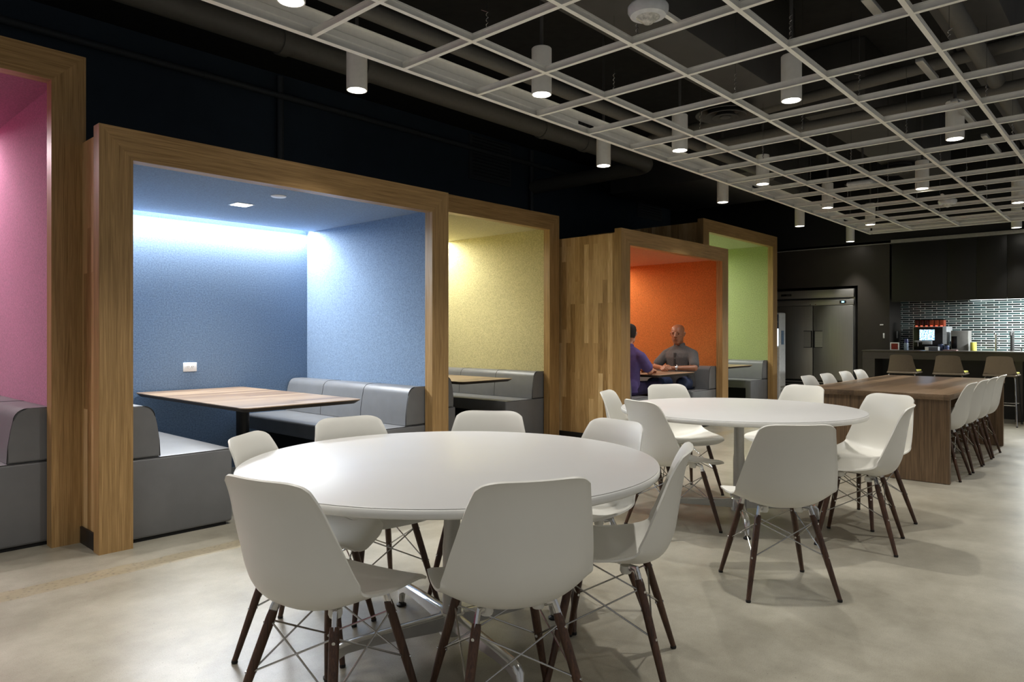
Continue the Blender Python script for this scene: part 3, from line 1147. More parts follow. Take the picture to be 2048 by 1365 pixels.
# ------------------------------------------------------------------ detectors, strobes, diffuser
def strobe(x, y, label):
    t = thing('ceiling_strobe', (x, y, GZ), label, 'strobe alarm', 'round white strobes in the grid')
    z = GZ - 0.03
    bm = B()
    lathe(bm, [(0.055, z + 0.005), (0.085, z + 0.012), (0.098, z + 0.035), (0.098, z + 0.055), (0.088, z + 0.068)], (x, y, 0), 36)
    obj('housing', bm, M_cream, t)
    bm = B()
    lathe(bm, [(0.0, z - 0.030), (0.018, z - 0.026), (0.040, z - 0.008), (0.058, z + 0.006)], (x, y, 0), 24)
    obj('lens_dome', bm, plain('clear_strobe_lens', (190, 188, 180), 0.15, var=0.35, nscale=60), t)
    bx('mount_bar', (x - 0.30, x + 0.30, y - 0.012, y + 0.012, z + 0.068, z + 0.09), M_grid, t)
    return t


strobe(2.97, 1.82, 'round white strobe at the top of the grid, nearest the camera')
strobe(9.62, 1.82, 'round white strobe in the far part of the grid')
t = thing('ceiling_sensor_box', (8.22, 2.355, GZ), 'flat white square box hanging in the middle of the grid', 'sensor box')
z = GZ + 0.046
bm = B()
box(bm, 8.09, 8.35, 2.225, 2.485, z, z + 0.05, 0.02, 3)
obj('housing', bm, M_cream, t)
bm = B()
tube(bm, [(8.22, 2.355, z + 0.05), (8.22, 2.355, 3.3)], 0.012, 8)
obj('stem', bm, M_duct, t)
t = thing('air_diffuser', (6.2, 2.97, 3.3), 'round grey stepped air diffuser above the grid', 'air vent', 'round air diffusers')
for r0, r1, zz in ((0.265, 0.20, 3.30), (0.185, 0.13, 3.285), (0.115, 0.065, 3.27)):
    bm = B()
    lathe(bm, [(r1, zz + 0.045), (r0, zz), (r0 + 0.006, zz + 0.006), (r1 + 0.004, zz + 0.055)], (6.2, 2.97, 0), 40)
    obj('ring', bm, M_duct, t)
bm = B()
lathe(bm, [(0.0, 3.262), (0.05, 3.275), (0.05, 3.285), (0.0, 3.29)], (6.2, 2.97, 0), 30)
obj('core', bm, M_duct, t)
bm = B()
lathe(bm, [(0.16, 3.345), (0.16, 3.39)], (6.2, 2.97, 0), 30)
obj('neck', bm, M_duct, t)
t2 = dup(t, (10.55, 2.57, 3.455), 0, 'round grey air diffuser above the grid, farther back')

# ------------------------------------------------------------------ ducts, pipes and rails above the grid
t = bx('air_duct', (1.0, 6.55, 2.45, 2.93, 3.40, 4.249), M_duct, None, 0.01)
tag(t, 'wide flat grey air duct above the near part of the grid', 'duct')
t = bx('air_duct', (3.6, 10.5, 0.78, 1.17, 3.5, 4.249), M_duct, None, 0.01)
tag(t, 'grey air duct at the top right above the grid', 'duct')
t = bx('air_duct', (7.6, 11.6, 2.15, 2.75, 3.55, 4.249), M_duct, None, 0.01)
tag(t, 'broad dark duct above the far part of the grid', 'duct')
t = bx('air_duct', (9.6, 11.8, 4.2, 6.6, 3.55, 4.249), M_duct, None, 0.01)
tag(t, 'dark duct branch above the green booth', 'duct')


def pipe(pts, r, label, mat=M_pipe, couplings=(), cat='pipe', name='ceiling_pipe'):
    t = thing(name, pts[0], label, cat)
    bm = B()
    tube(bm, pts, r, 18)
    obj('run', bm, mat, t, angle=60)
    for (x, y, zz, ax) in couplings:
        bm = B()
        d = Vector({'x': (1, 0, 0), 'y': (0, 1, 0), 'z': (0, 0, 1)}[ax])
        p = Vector((x, y, zz))
        tube(bm, [p - d * 0.04, p + d * 0.04], r * 1.13, 18)
        obj('coupling', bm, mat, t)
    return t


elb = [(8.35 + 0.25 * math.sin(R(a)), 5.2 + 0.25 - 0.25 * math.cos(R(a)), 3.62) for a in range(0, 91, 15)]
pipe([(-2, 5.2, 3.62)] + elb + [(8.6, 7.4, 3.62)], 0.105, 'thick dark pipe along the ceiling above the booths', couplings=((2.95, 5.2, 3.62, 'x'), (3.75, 5.2, 3.62, 'x'), (6.2, 5.2, 3.62, 'x'), (7.0, 5.2, 3.62, 'x')))
pipe([(-2, YW - 0.10, 3.97), (11.0, YW - 0.10, 3.97)], 0.035, 'thin black pipe running along the dark wall', M_pipe2, couplings=((3.3, YW - 0.10, 3.97, 'x'), (6.2, YW - 0.10, 3.97, 'x')))
pipe([(4.16, YW - 0.06, 1.5), (4.16, YW - 0.06, 4.2)], 0.035, 'upright black pipe on the dark wall above the blue booth', M_pipe2)
pipe([(8.55, YW - 0.06, 1.5), (8.55, YW - 0.06, 4.2)], 0.03, 'upright black pipe on the dark wall above the orange booth', M_pipe2)
pipe([(1.0, 3.68, 3.30), (9.0, 3.68, 3.30)], 0.055, 'dark pipe running just outside the grid edge above the trim')
pipe([(4.0, 0.94, 3.30), (9.4, 0.97, 3.30)], 0.06, 'grey pipe below the duct at the top right', couplings=((5.7, 0.95, 3.30, 'x'),))
pipe([(6.9, 0.2, 3.25), (6.9, 3.5, 3.25)], 0.045, 'dark pipe crossing above the middle of the grid')
pipe([(6.4, 0.0, 3.45), (6.9, 4.2, 3.45)], 0.05, 'dark pipe crossing behind the round air diffuser')
for i, (a, b_) in enumerate(((3.97, 4.25), (5.10, 5.55), (6.15, 6.95), (7.4, 8.2))):
    tag(bx('metal_rail', (a, b_, 1.10, 1.145, 3.00, 3.025), M_alucol, None, 0.002),
        'short grey metal rail above the grid, %s from the camera' % ['first', 'second', 'third', 'fourth'][i], 'rail', 'metal rails above the grid')
# louvred vents on the dark wall
for x, lb in ((7.65, 'black louvred vent on the dark wall above the yellow booth'), (12.2, 'black louvred vent high on the dark wall above the green booth')):
    t = thing('wall_vent', (x, YW, 3.9), lb, 'vent', 'louvred vents on the dark wall')
    bx('vent_frame', (x - 0.45, x + 0.45, YW - 0.03, YW - 0.001, 3.55, 4.2), M_pipe2, t)
    bm = B()
    for k in range(12):
        zz = 3.60 + k * 0.05
        prism(bm, [(x - 0.40, YW - 0.055, zz), (x - 0.40, YW - 0.032, zz + 0.035), (x - 0.40, YW - 0.030, zz + 0.03), (x - 0.40, YW - 0.053, zz - 0.004)], (0.80, 0, 0))
    obj('louvres', bm, M_pipe2, t, smooth=False)

# ------------------------------------------------------------------ refrigerator
FX = XK - 0.02
fr = thing('refrigerator', (XK + 0.3, 4.54, 0), 'double door stainless steel refrigerator set into the dark wall', 'refrigerator')
bx('cabinet', (XK + 0.06, XK + 0.70, 3.86, 5.225, 0.13, 2.05), M_steel, fr)
bx('top_panel', (FX, XK + 0.058, 3.86, 5.225, 1.905, 2.05), M_steel, fr, 0.004)
bx('vent_slot', (FX - 0.003, FX + 0.01, 3.93, 5.20, 1.878, 1.902), M_black, fr)
bx('control_panel', (FX, XK + 0.058, 3.86, 5.225, 1.775, 1.876), M_steel, fr, 0.004)
dsp = bx('display_bezel', (FX - 0.006, FX - 0.0005, 3.98, 4.09, 1.80, 1.85), M_black, fr, 0.002)
bx('display', (FX - 0.008, FX - 0.0062, 4.015, 4.055, 1.813, 1.837), glow('fridge_display', (90, 190, 235), 3.0), dsp)
np_ = bx('name_plate', (FX - 0.004, FX - 0.0005, 4.93, 5.12, 1.955, 1.995), M_black, fr)
bx('plate_inlay', (FX - 0.0055, FX - 0.0042, 4.945, 5.02, 1.965, 1.985), plain('plate_grey', (96, 96, 94), 0.4, 0.6), np_)
for y in (4.50, 4.59):
    bm = B()
    tube(bm, [(FX - 0.008, y, 1.79), (FX + 0.002, y, 1.79)], 0.009, 12)
    obj('lock', bm, M_chrome, fr)
for (a, b_, hy) in ((3.865, 4.536, 4.455), (4.549, 5.22, 4.63)):
    d = bx('door', (FX - 0.01, XK + 0.055, a, b_, 0.445, 1.765), M_steeld, fr, 0.006)
    bx('handle_recess', (FX - 0.0125, FX - 0.0105, hy - 0.075, hy + 0.075, 1.02, 1.32), M_steel, d)
    inn = hy + 0.075 if hy < 4.5 else hy - 0.075
    s_ = -1 if hy < 4.5 else 1
    bm = B()
    box(bm, FX - 0.020, FX - 0.0105, min(inn, inn + s_ * 0.02), max(inn, inn + s_ * 0.02), 1.02, 1.32)
    box(bm, FX - 0.018, FX - 0.0105, hy - 0.075, hy + 0.075, 1.312, 1.322)
    box(bm, FX - 0.018, FX - 0.0105, hy - 0.075, hy + 0.075, 1.018, 1.028)
    obj('handle', bm, M_black, d, smooth=False)
bm = B()
box(bm, XK + 0.01, XK + 0.06, 3.87, 5.22, 0.13, 0.43)
obj('kick_panel', bm, M_black, fr, smooth=False)
bm = B()
for k in range(6):
    box(bm, XK - 0.004, XK + 0.0095, 3.90, 5.19, 0.16 + k * 0.045, 0.185 + k * 0.045)
obj('grille', bm, M_steel, fr, smooth=False)
for y in (3.93, 5.15):
    for x in (XK + 0.12, XK + 0.60):
        bm = B()
        tube(bm, [(x, y - 0.018, 0.055), (x, y + 0.018, 0.055)], 0.055, 16)
        box(bm, x - 0.03, x + 0.03, y - 0.03, y + 0.03, 0.10, 0.131)
        obj('caster', bm, M_black, fr)

# ------------------------------------------------------------------ water dispenser beside the last booth
wd = thing('water_dispenser', (12.15, 5.0, 0), 'tall white water dispenser with a lit screen behind the green booth post', 'water dispenser')
bx('body', (12.0, 12.26, 4.755, 5.26, 0.02, 1.63), M_cream, wd, 0.02, seg=3)
bx('toe_base', (12.02, 12.24, 4.77, 5.24, 0.0, 0.022), M_black, wd)
bx('header', (11.992, 11.9995, 4.775, 5.24, 1.36, 1.60), plain('blue_header', (58, 80, 112), 0.3, var=0.25, nscale=14), wd)
bx('screen', (11.990, 11.9995, 4.78, 5.235, 1.06, 1.352), glow('dispenser_screen', (205, 232, 255), 1.0), wd)
bx('side_label', (12.06, 12.16, 4.748, 4.7545, 1.08, 1.32), plain('blue_label', (96, 122, 152), 0.4, var=0.2), wd)
bx('drip_nook', (11.993, 11.9995, 4.80, 5.22, 0.95, 1.055), M_black, wd)
bm = B()
for k in range(5):
    box(bm, 12.03, 12.23, 4.748, 4.7545, 0.10 + k * 0.06, 0.13 + k * 0.06)
obj('vent_slats', bm, M_trimw, wd, smooth=False)
cu = bpy.data.curves.new('lettering', 'FONT')
cu.body = 'ber'
cu.size = 0.075
cu.extrude = 0.001
cu.align_x = 'RIGHT'
tmp = bpy.data.objects.new('tmp_text', cu)
COL.objects.link(tmp)
bpy.context.view_layer.update()
me = bpy.data.meshes.new_from_object(tmp.evaluated_get(bpy.context.evaluated_depsgraph_get()))
bpy.data.objects.remove(tmp)
me.name = 'lettering'
me.materials.append(M_cream)
o = bpy.data.objects.new('lettering', me)
COL.objects.link(o)
o.parent = wd
o.rotation_euler = (R(90), 0, R(-90))
o.location = Vector((11.990, 4.782, 1.44)) - wd.location

# ------------------------------------------------------------------ kitchen cabinets
for i, (a, b_) in enumerate(((2.467, 3.27), (2.07, 2.465), (1.675, 2.068), (1.28, 1.673), (0.4, 1.278))):
    t = thing('upper_cabinet', (XK + 0.2, (a + b_) / 2, 2.3), 'tall black upper cabinet, %s from the refrigerator wall' % ['first', 'second', 'third', 'fourth', 'fifth'][i], 'cabinet', 'black upper cabinets')
    bx('body', (XK + 0.025, XK + 0.68, a, b_, 1.83, 2.774), M_kcab, t)
    m_ = (a + b_) / 2
    bx('door', (XK + 0.0, XK + 0.023, a + 0.0005, b_ - 0.0005, 1.795, 2.772), M_kcab, t, 0.0015)
for i, (a, b_) in enumerate(((2.40, 3.27), (1.52, 2.395), (0.6, 1.515))):
    t = thing('base_cabinet', (XK + 0.4, (a + b_) / 2, 0), 'black base cabinet under the back counter, %s from the refrigerator wall' % ['first', 'second', 'third'][i], 'cabinet', 'black base cabinets')
    bx('body', (XK + 0.10, XK + 0.69, a, b_, 0.0, 0.865), M_kcab, t)
    bx('door', (XK + 0.078, XK + 0.098, a + 0.003, b_ - 0.003, 0.10, 0.86), M_kcab, t, 0.0015)
tag(bx('back_counter', (XK + 0.06, XK + 0.695, 0.6, 3.285, 0.867, 0.905), M_bar, None, 0.003), 'dark worktop along the tiled wall', 'worktop')
area('undercabinet_light', (XK + 0.60, 1.10, 1.812), 0.05, 2.3, 120, (XK + 0.66, 1.10, 1.2), (0.95, 1.0, 1.0))
tag(bx('undercabinet_lamp', (XK + 0.57, XK + 0.63, 0.0, 2.25, 1.817, 1.829), glow('undercabinet_glow', (240, 252, 255), 3.0), None), 'slim lit lamp strip under the black upper cabinets', 'lamp')

# bar counter in front
bc = thing('bar_counter', (12.5, 2.0, 0), 'dark bar counter with waterfall end behind the stools', 'bar counter')
bx('worktop', (12.18, 12.85, 0.3, 3.50, 0.985, 1.003), M_bar, bc, 0.002)
bx('apron', (12.19, 12.84, 0.31, 3.49, 0.87, 0.984), M_barside, bc)
bx('end_panel', (12.19, 12.84, 3.31, 3.49, 0.0, 0.869), M_barside, bc)
bx('end_panel', (12.30, 12.84, 1.40, 1.49, 0.0, 0.869), M_barside, bc)
bx('front_panel', (12.62, 12.66, 0.31, 1.399, 0.0, 0.869), M_kcab, bc)
bx('front_panel', (12.62, 12.66, 1.491, 3.309, 0.0, 0.869), M_kcab, bc)


# ------------------------------------------------------------------ bar stools
def stool():
    t = thing('bar_stool', (0, 0, 0), '', 'bar stool', 'brown grey bar stools at the counter')
    # local: y forward
    bm = B()
    NU, NV = 14, 10
    g = []
    for j in range(NV + 1):
        v = j / NV
        row = []
        for i in range(NU + 1):
            u = -1 + 2 * i / NU
            hw = 0.203 - 0.056 * v ** 0.8
            z = 0.69 + 0.265 * v - 0.02 * (abs(u) ** 6) * v
            y = -0.19 - 0.055 * v + 0.055 * u * u * (1 - 0.3 * v)
            row.append(bm.verts.new((u * hw, y, z)))
        g.append(row)
    fs = [bm.faces.new((g[j][i], g[j][i + 1], g[j + 1][i + 1], g[j + 1][i])) for j in range(NV) for i in range(NU)]
    bmesh.ops.solidify(bm, geom=fs, thickness=0.012)
    obj('backrest', bm, M_stool, t, world=False, angle=50)
    bm = B()
    box(bm, -0.195, 0.195, -0.20, 0.22, 0.675, 0.70, 0.010)
    obj('seat', bm, M_stool, t, world=False)
    bm = B()
    box(bm, -0.182, 0.182, -0.15, 0.215, 0.701, 0.728, 0.013, 3)
    obj('cushion', bm, M_yellow, t, world=False)
    for sx in (-1, 1):
        for sy in (-1, 1):
            bm = B()
            tube(bm, [(sx * 0.16, sy * 0.15, 0.676), (sx * 0.172, sy * 0.17, 0.655), (sx * 0.202, sy * 0.235, 0.012)], 0.0095, 10)
            lg = obj('leg', bm, M_darkmetal if sy > 0 else M_chrome, t, world=False)
            bm = B()
            lathe(bm, [(0.013, 0.0), (0.013, 0.014)], (sx * 0.202, sy * 0.235, 0), 12)
            obj('glide', bm, M_black, lg, world=False)
    bm = B()
    q = 0.29
    f = (0.655 - q) / 0.643
    px, py = 0.172 + 0.03 * f, 0.17 + 0.065 * f
    tube(bm, [(-px, py, q), (px, py, q), (px, -py, q), (-px, -py, q), (-px, py - 0.001, q)], 0.008, 8)
    obj('footrest', bm, M_chrome, t, world=False)
    return t


s0 = stool()
for i, (y, lb) in enumerate(((2.79, 'closest to the waterfall end'), (2.19, 'in the middle of the three'), (1.58, 'farthest from the refrigerator'))):
    lb = 'brown grey low back bar stool with yellow cushion, ' + lb
    if i == 0:
        s0.location = (11.80, y, 0)
        s0.rotation_euler = (0, 0, -PI / 2)
        s0['label'] = lb
    else:
        dup(s0, (11.80, y, 0), -PI / 2, lb)

# ------------------------------------------------------------------ things on the back counter
KZ = 0.9055
cm = thing('coffee_machine', (13.3, 2.745, KZ), 'black fronted coffee machine with a lit screen on the back counter', 'coffee machine')
M_mblack = plain('gloss_black', (12, 12, 13), 0.25)
M_mgrey = plain('machine_silver', (170, 172, 174), 0.4, 0.2)
bx('body', (13.16, 13.60, 2.50, 2.99, KZ, 1.385), M_mgrey, cm, 0.012)
bx('front', (13.148, 13.159, 2.555, 2.975, KZ + 0.01, 1.375), M_mblack, cm, 0.004)
bx('screen', (13.142, 13.1475, 2.67, 2.885, 1.16, 1.333), screen_mat('coffee_screen', 1.5), cm)
bx('tray', (13.09, 13.1475, 2.58, 2.96, KZ, KZ + 0.03), M_mblack, cm, 0.004)
bx('spout_block', (13.10, 13.1475, 2.70, 2.84, 1.09, 1.15), M_mgrey, cm, 0.006)
bx('cup_shelf', (13.11, 13.1475, 2.845, 2.955, 1.125, 1.155), M_mgrey, cm, 0.004)
bm = B()
tube(bm, [(13.125, 2.905, 1.125), (13.125, 2.905, 1.06)], 0.007, 10)
obj('steam_wand', bm, M_chrome, cm)
M_bean = plain('orange_lit_beans', (150, 62, 30), 0.5, var=0.5, nscale=90)
M_dkred = plain('dark_red_hopper', (66, 12, 8), 0.25, var=0.3, nscale=40)
for i in range(6):
    y = 2.935 - i * 0.072
    h = bx('hopper', (13.18, 13.34, y - 0.032, y + 0.032, 1.386, 1.49), M_bean if i > 2 else M_dkred, cm, 0.006)
    bx('hopper_lid', (13.178, 13.342, y - 0.033, y + 0.033, 1.4905, 1.505), M_mblack, h, 0.003)
    bx('red_light', (13.174, 13.1795, y - 0.016, y + 0.016, 1.39, 1.397), glow('hopper_glow', (255, 80, 40), 2.0), h)
gb = thing('grinder_box', (13.3, 2.32, KZ), 'grey metal box with a dark window on the back counter', 'appliance')
bx('body', (13.15, 13.42, 2.20, 2.44, KZ, 1.315), plain('grey_metal_sheet', (132, 130, 127), 0.45, 0.3, var=0.12, nscale=9), gb, 0.006)
bx('window', (13.144, 13.1495, 2.355, 2.432, 1.03, 1.225), M_mblack, gb, 0.002)
yc = thing('paper_dispenser', (13.1, 2.128, KZ), 'yellow green canister beside the grey metal box', 'canister')
bm = B()
lathe(bm, [(0.041, 0), (0.043, 0.004), (0.043, 0.085), (0.040, 0.088), (0.043, 0.091), (0.043, 0.215), (0.039, 0.222)], (13.13, 2.128, KZ), 28)
obj('body', bm, M_yellow, yc)
bm = B()
tube(bm, [(13.13, 2.08, KZ + 0.07), (13.13, 2.045, KZ + 0.065), (13.13, 2.04, KZ + 0.035), (13.13, 2.08, KZ + 0.03)], 0.007, 8)
obj('handle', bm, M_cream, yc)
fa = thing('faucet', (13.3, 1.855, KZ), 'slim chrome faucet on the back counter', 'faucet')
bm = B()
tube(bm, [(13.3, 1.855, KZ), (13.3, 1.855, 1.24), (13.29, 1.855, 1.265), (13.26, 1.855, 1.275), (13.18, 1.855, 1.27), (13.17, 1.855, 1.25)], 0.014, 12)
obj('spout', bm, M_chrome, fa)
bm = B()
lathe(bm, [(0.028, 0), (0.028, 0.01), (0.016, 0.016)], (13.3, 1.855, KZ), 20)
obj('collar', bm, M_chrome, fa)
fb = thing('sink_tap', (13.3, 1.64, KZ), 'tall matte black tap on the back counter', 'tap')
bm = B()
tube(bm, [(13.3, 1.645, KZ), (13.3, 1.645, 1.31)], 0.027, 14)
obj('column', bm, M_black, fb)
bm = B()
tube(bm, [(13.3, 1.645, 1.295), (13.14, 1.645, 1.28), (13.13, 1.645, 1.24)], 0.016, 12)
obj('spout', bm, M_black, fb)
bm = B()
tube(bm, [(13.3, 1.62, 0.98), (13.28, 1.53, 0.985), (13.28, 1.525, 1.04)], 0.012, 10)
obj('lever', bm, M_black, fb)
sg = thing('framed_sign', (12.5, 3.1, 1.003), 'small red sign in a white stand at the bar counter end', 'sign')
bx('stand', (12.50, 12.515, 3.035, 3.165, 1.0035, 1.125), M_outlet, sg, 0.002)
bx('print', (12.4975, 12.4995, 3.05, 3.15, 1.015, 1.11), plain('red_print', (120, 34, 22), 0.4, var=0.7, nscale=55), sg)
wb = thing('water_bottle', (12.55, 2.95, 1.003), 'clear water bottle with a dark blue cap beside the red sign', 'bottle')
bm = B()
lathe(bm, [(0.030, 0), (0.033, 0.005), (0.033, 0.10), (0.028, 0.115)], (12.55, 2.945, 1.0035), 20)
obj('body', bm, plain('clear_bluish_plastic', (120, 132, 146), 0.12, var=0.25, nscale=30), wb)
bm = B()
lathe(bm, [(0.029, 0.1155), (0.029, 0.165), (0.022, 0.18)], (12.55, 2.945, 1.0035), 20)
obj('cap', bm, plain('dark_blue_cap', (28, 34, 88), 0.4), wb)
nd = thing('napkin_dispenser', (12.5, 2.57, 1.003), 'pale napkin dispenser with slatted side below the coffee machine', 'napkin dispenser')
bx('body', (12.45, 12.58, 2.48, 2.66, 1.0035, 1.062), plain('pale_grey_box', (150, 154, 158), 0.4), nd, 0.003)
bx('end_face', (12.4465, 12.4495, 2.61, 2.658, 1.006, 1.060), M_outlet, nd)
bm = B()
for k in range(3):
    box(bm, 12.4465, 12.4495, 2.485, 2.605, 1.010 + k * 0.018, 1.020 + k * 0.018)
obj('slats', bm, plain('slat_dark', (52, 58, 66), 0.4), nd, smooth=False)
for i, (y, lb) in enumerate(((2.475, 'blue tinted glass jar in front of the coffee machine, next to the napkins'), (2.40, 'small blue tinted jar before the side of the coffee machine'))):
    j = thing('glass_jar', (12.58, y, 1.003), lb, 'jar', 'blue jars on the bar')
    bm = B()
    lathe(bm, [(0.034, 0), (0.038, 0.006), (0.038, 0.085 - i * 0.02), (0.03, 0.10 - i * 0.02)], (12.62, y, 1.0035), 20)
    obj('body', bm, plain('blue_glass', (56, 66, 96), 0.15, var=0.5, nscale=40), j)
    bm = B()
    lathe(bm, [(0.031, 0.1005 - i * 0.02), (0.031, 0.118 - i * 0.02)], (12.62, y, 1.0035), 20)
    obj('lid', bm, M_mblack, j)
db = thing('soap_bottle', (13.25, 2.47, KZ), 'small dark bottle between coffee machine and grey box', 'bottle')
bm = B()
lathe(bm, [(0.022, 0), (0.022, 0.13), (0.009, 0.16), (0.009, 0.20)], (13.3, 2.468, KZ), 16)
obj('body', bm, M_mblack, db)
bm = B()
lathe(bm, [(0.012, 0.2005), (0.012, 0.235)], (13.3, 2.468, KZ), 14)
obj('cap', bm, plain('blue_cap', (44, 66, 120), 0.4), db)
cu_ = thing('cup_tray', (12.5, 2.3, 1.003), 'low pinkish tray on the bar below the grey box', 'tray')
bx('body', (12.45, 12.60, 2.24, 2.42, 1.0035, 1.018), plain('dusty_pink', (130, 104, 102), 0.5), cu_, 0.004)
# switches and plates
for (y0, y1, z0, z1, xx, lb) in ((3.395, 3.448, 1.408, 1.428, XK, 'small horizontal white plate on the dark panel right of the refrigerator'), (3.375, 3.400, 1.19, 1.275, XK, 'upright white switch on the dark panel edge')):
    p_ = thing('wall_switch', (xx, (y0 + y1) / 2, z0), lb, 'switch')
    bx('plate', (xx - 0.007, xx - 0.0005, y0, y1, z0, z1), M_outlet, p_, 0.002)
p_ = thing('wall_switch', (XK + 0.45, 3.3, 1.19), 'white switch in the recess beside the green tiles', 'switch')
bx('plate', (XK + 0.42, XK + 0.50, 3.2925, 3.2995, 1.19, 1.31), M_outlet, p_, 0.002)


# ------------------------------------------------------------------ the two seated people
def capsule(bm, p0, p1, r0, r1, seg=14, n=4, flat=1.0):
    p0, p1 = Vector(p0), Vector(p1)
    d = (p1 - p0).normalized()
    pts, rad = [], []
    for k in range(n):
        a = PI / 2 * (1 - k / n)
        pts.append(p0 - d * (r0 * math.sin(a)))
        rad.append(max(1e-4, r0 * math.cos(a)))
    pts.append(p0)
    rad.append(r0)
    pts.append(p1)
    rad.append(r1)
    for k in range(1, n + 1):
        a = PI / 2 * k / n
        pts.append(p1 + d * (r1 * math.sin(a)))
        rad.append(max(1e-4, r1 * math.cos(a)))
    tube(bm, pts, rad, seg, sy=flat)


def loft(bm, secs, seg=24, m=2.0):
    """secs: (x, y, z, rx, ry) horizontal rings"""
    rings = []
    for x, y, z, rx, ry in secs:
        ring = []
        for k in range(seg):
            a = 2 * PI * k / seg
            ca, sa = math.cos(a), math.sin(a)
            ring.append(bm.verts.new((x + rx * math.copysign(abs(ca) ** (2 / m), ca), y + ry * math.copysign(abs(sa) ** (2 / m), sa), z)))
        rings.append(ring)
    for r0, r1 in zip(rings, rings[1:]):
        for k in range(seg):
            bm.faces.new((r0[k], r0[(k + 1) % seg], r1[(k + 1) % seg], r1[k]))
    bm.faces.new(rings[0])
    bm.faces.new(rings[-1])


def fuse(name, bm, mat, parent, voxel, smooth_n=4):
    bmesh.ops.recalc_face_normals(bm, faces=bm.faces)
    me = bpy.data.meshes.new('tmp')
    bm.to_mesh(me)
    bm.free()
    o = bpy.data.objects.new('tmp_fuse', me)
    COL.objects.link(o)
    r = o.modifiers.new('r', 'REMESH')
    r.mode = 'VOXEL'
    r.voxel_size = voxel
    s = o.modifiers.new('s', 'SMOOTH')
    s.factor = 0.5
    s.iterations = smooth_n
    bpy.context.view_layer.update()
    m2 = bpy.data.meshes.new_from_object(o.evaluated_get(bpy.context.evaluated_depsgraph_get()))
    bpy.data.objects.remove(o)
    m2.name = name
    m2.materials.clear()
    m2.materials.append(mat)
    m2.shade_smooth()
    ob = bpy.data.objects.new(name, m2)
    COL.objects.link(ob)
    ob.parent = parent
    return ob


def head(bm, c, tilt=0.0, yaw=0.0, s=1.0):
    h = bmesh.new()
    loft(h, [(0, .062, -.122, .018, .016), (0, .055, -.116, .034, .030), (0, .044, -.102, .048, .046), (0, .030, -.08, .059, .066), (0, .014, -.05, .067, .083), (0, .002, -.018, .071, .094),
             (0, -.004, .02, .075, .100), (0, -.008, .055, .076, .099), (0, -.012, .085, .068, .088), (0, -.014, .106, .050, .064), (0, -.014, .118, .024, .032)], 28)
    capsule(h, (0, .096, .022), (0, .117, -.018), .009, .0145)
    capsule(h, (-.011, .106, -.024), (.011, .106, -.024), .010, .010)
    capsule(h, (-.036, .082, .030), (.036, .082, .030), .0135, .0135)
    capsule(h, (-.046, .056, -.016), (-.034, .066, -.026), .018, .016)
    capsule(h, (.046, .056, -.016), (.034, .066, -.026), .018, .016)
    capsule(h, (-.040, .010, -.085), (-.026, .050, -.100), .026, .020)
    capsule(h, (.040, .010, -.085), (.026, .050, -.100), .026, .020)
    capsule(h, (-.018, .090, -.057), (.018, .090, -.057), .007, .007)
    capsule(h, (-.015, .088, -.068), (.015, .088, -.068), .008, .008)
    capsule(h, (-.014, .074, -.104), (.014, .074, -.104), .017, .017)
    for sx in (-1, 1):
        capsule(h, (sx * .078, -.004, .012), (sx * .074, -.002, -.022), .017, .011, flat=1.0)
    M_ = Matrix.Translation(Vector(c)) @ Matrix.Rotation(yaw, 4, 'Z') @ Matrix.Rotation(tilt, 4, 'X') @ Matrix.Diagonal((s * 1.10, s * 1.03, s, 1))
    h.transform(M_)
    t_ = bpy.data.meshes.new('t')
    h.to_mesh(t_)
    h.free()
    bm.from_mesh(t_)
    bpy.data.meshes.remove(t_)
    return M_


def hand(bm, wrist, direction, palm_n, side):
    """palm, four unequal bent fingers and a thumb leaving the side of the palm"""
    w_ = Vector(wrist)
    d = Vector(direction).normalized()
    n = Vector(palm_n).normalized()
    n = (n - d * n.dot(d)).normalized()
    s_ = d.cross(n).normalized() * side
    for k in range(4):
        o_ = s_ * (0.030 - 0.020 * k)
        capsule(bm, w_ + o_ * 0.6 + d * 0.012, w_ + o_ + d * 0.088, 0.0145, 0.0115, 10, 3)
        ln = (0.040, 0.045, 0.042, 0.033)[k]
        b0 = w_ + o_ + d * 0.090
        b1 = b0 + (d * 0.80 + n * 0.60).normalized() * ln
        b2 = b1 + (d * 0.15 + n * 1.0).normalized() * ln * 0.75
        b3 = b2 + (d * -0.5 + n * 0.85).normalized() * ln * 0.5
        capsule(bm, b0, b1, 0.0098, 0.0090, 10, 3)
        capsule(bm, b1, b2, 0.0090, 0.0083, 10, 3)
        capsule(bm, b2, b3, 0.0083, 0.0074, 10, 3)
    t0 = w_ + s_ * 0.026 + d * 0.022
    t1 = t0 + (s_ * 0.75 + d * 0.65 + n * 0.35).normalized() * 0.042
    t2 = t1 + (s_ * 0.15 + d * 0.9 + n * 0.45).normalized() * 0.030
    capsule(bm, t0, t1, 0.0145, 0.0112, 10, 3)
    capsule(bm, t1, t2, 0.0108, 0.0088, 10, 3)


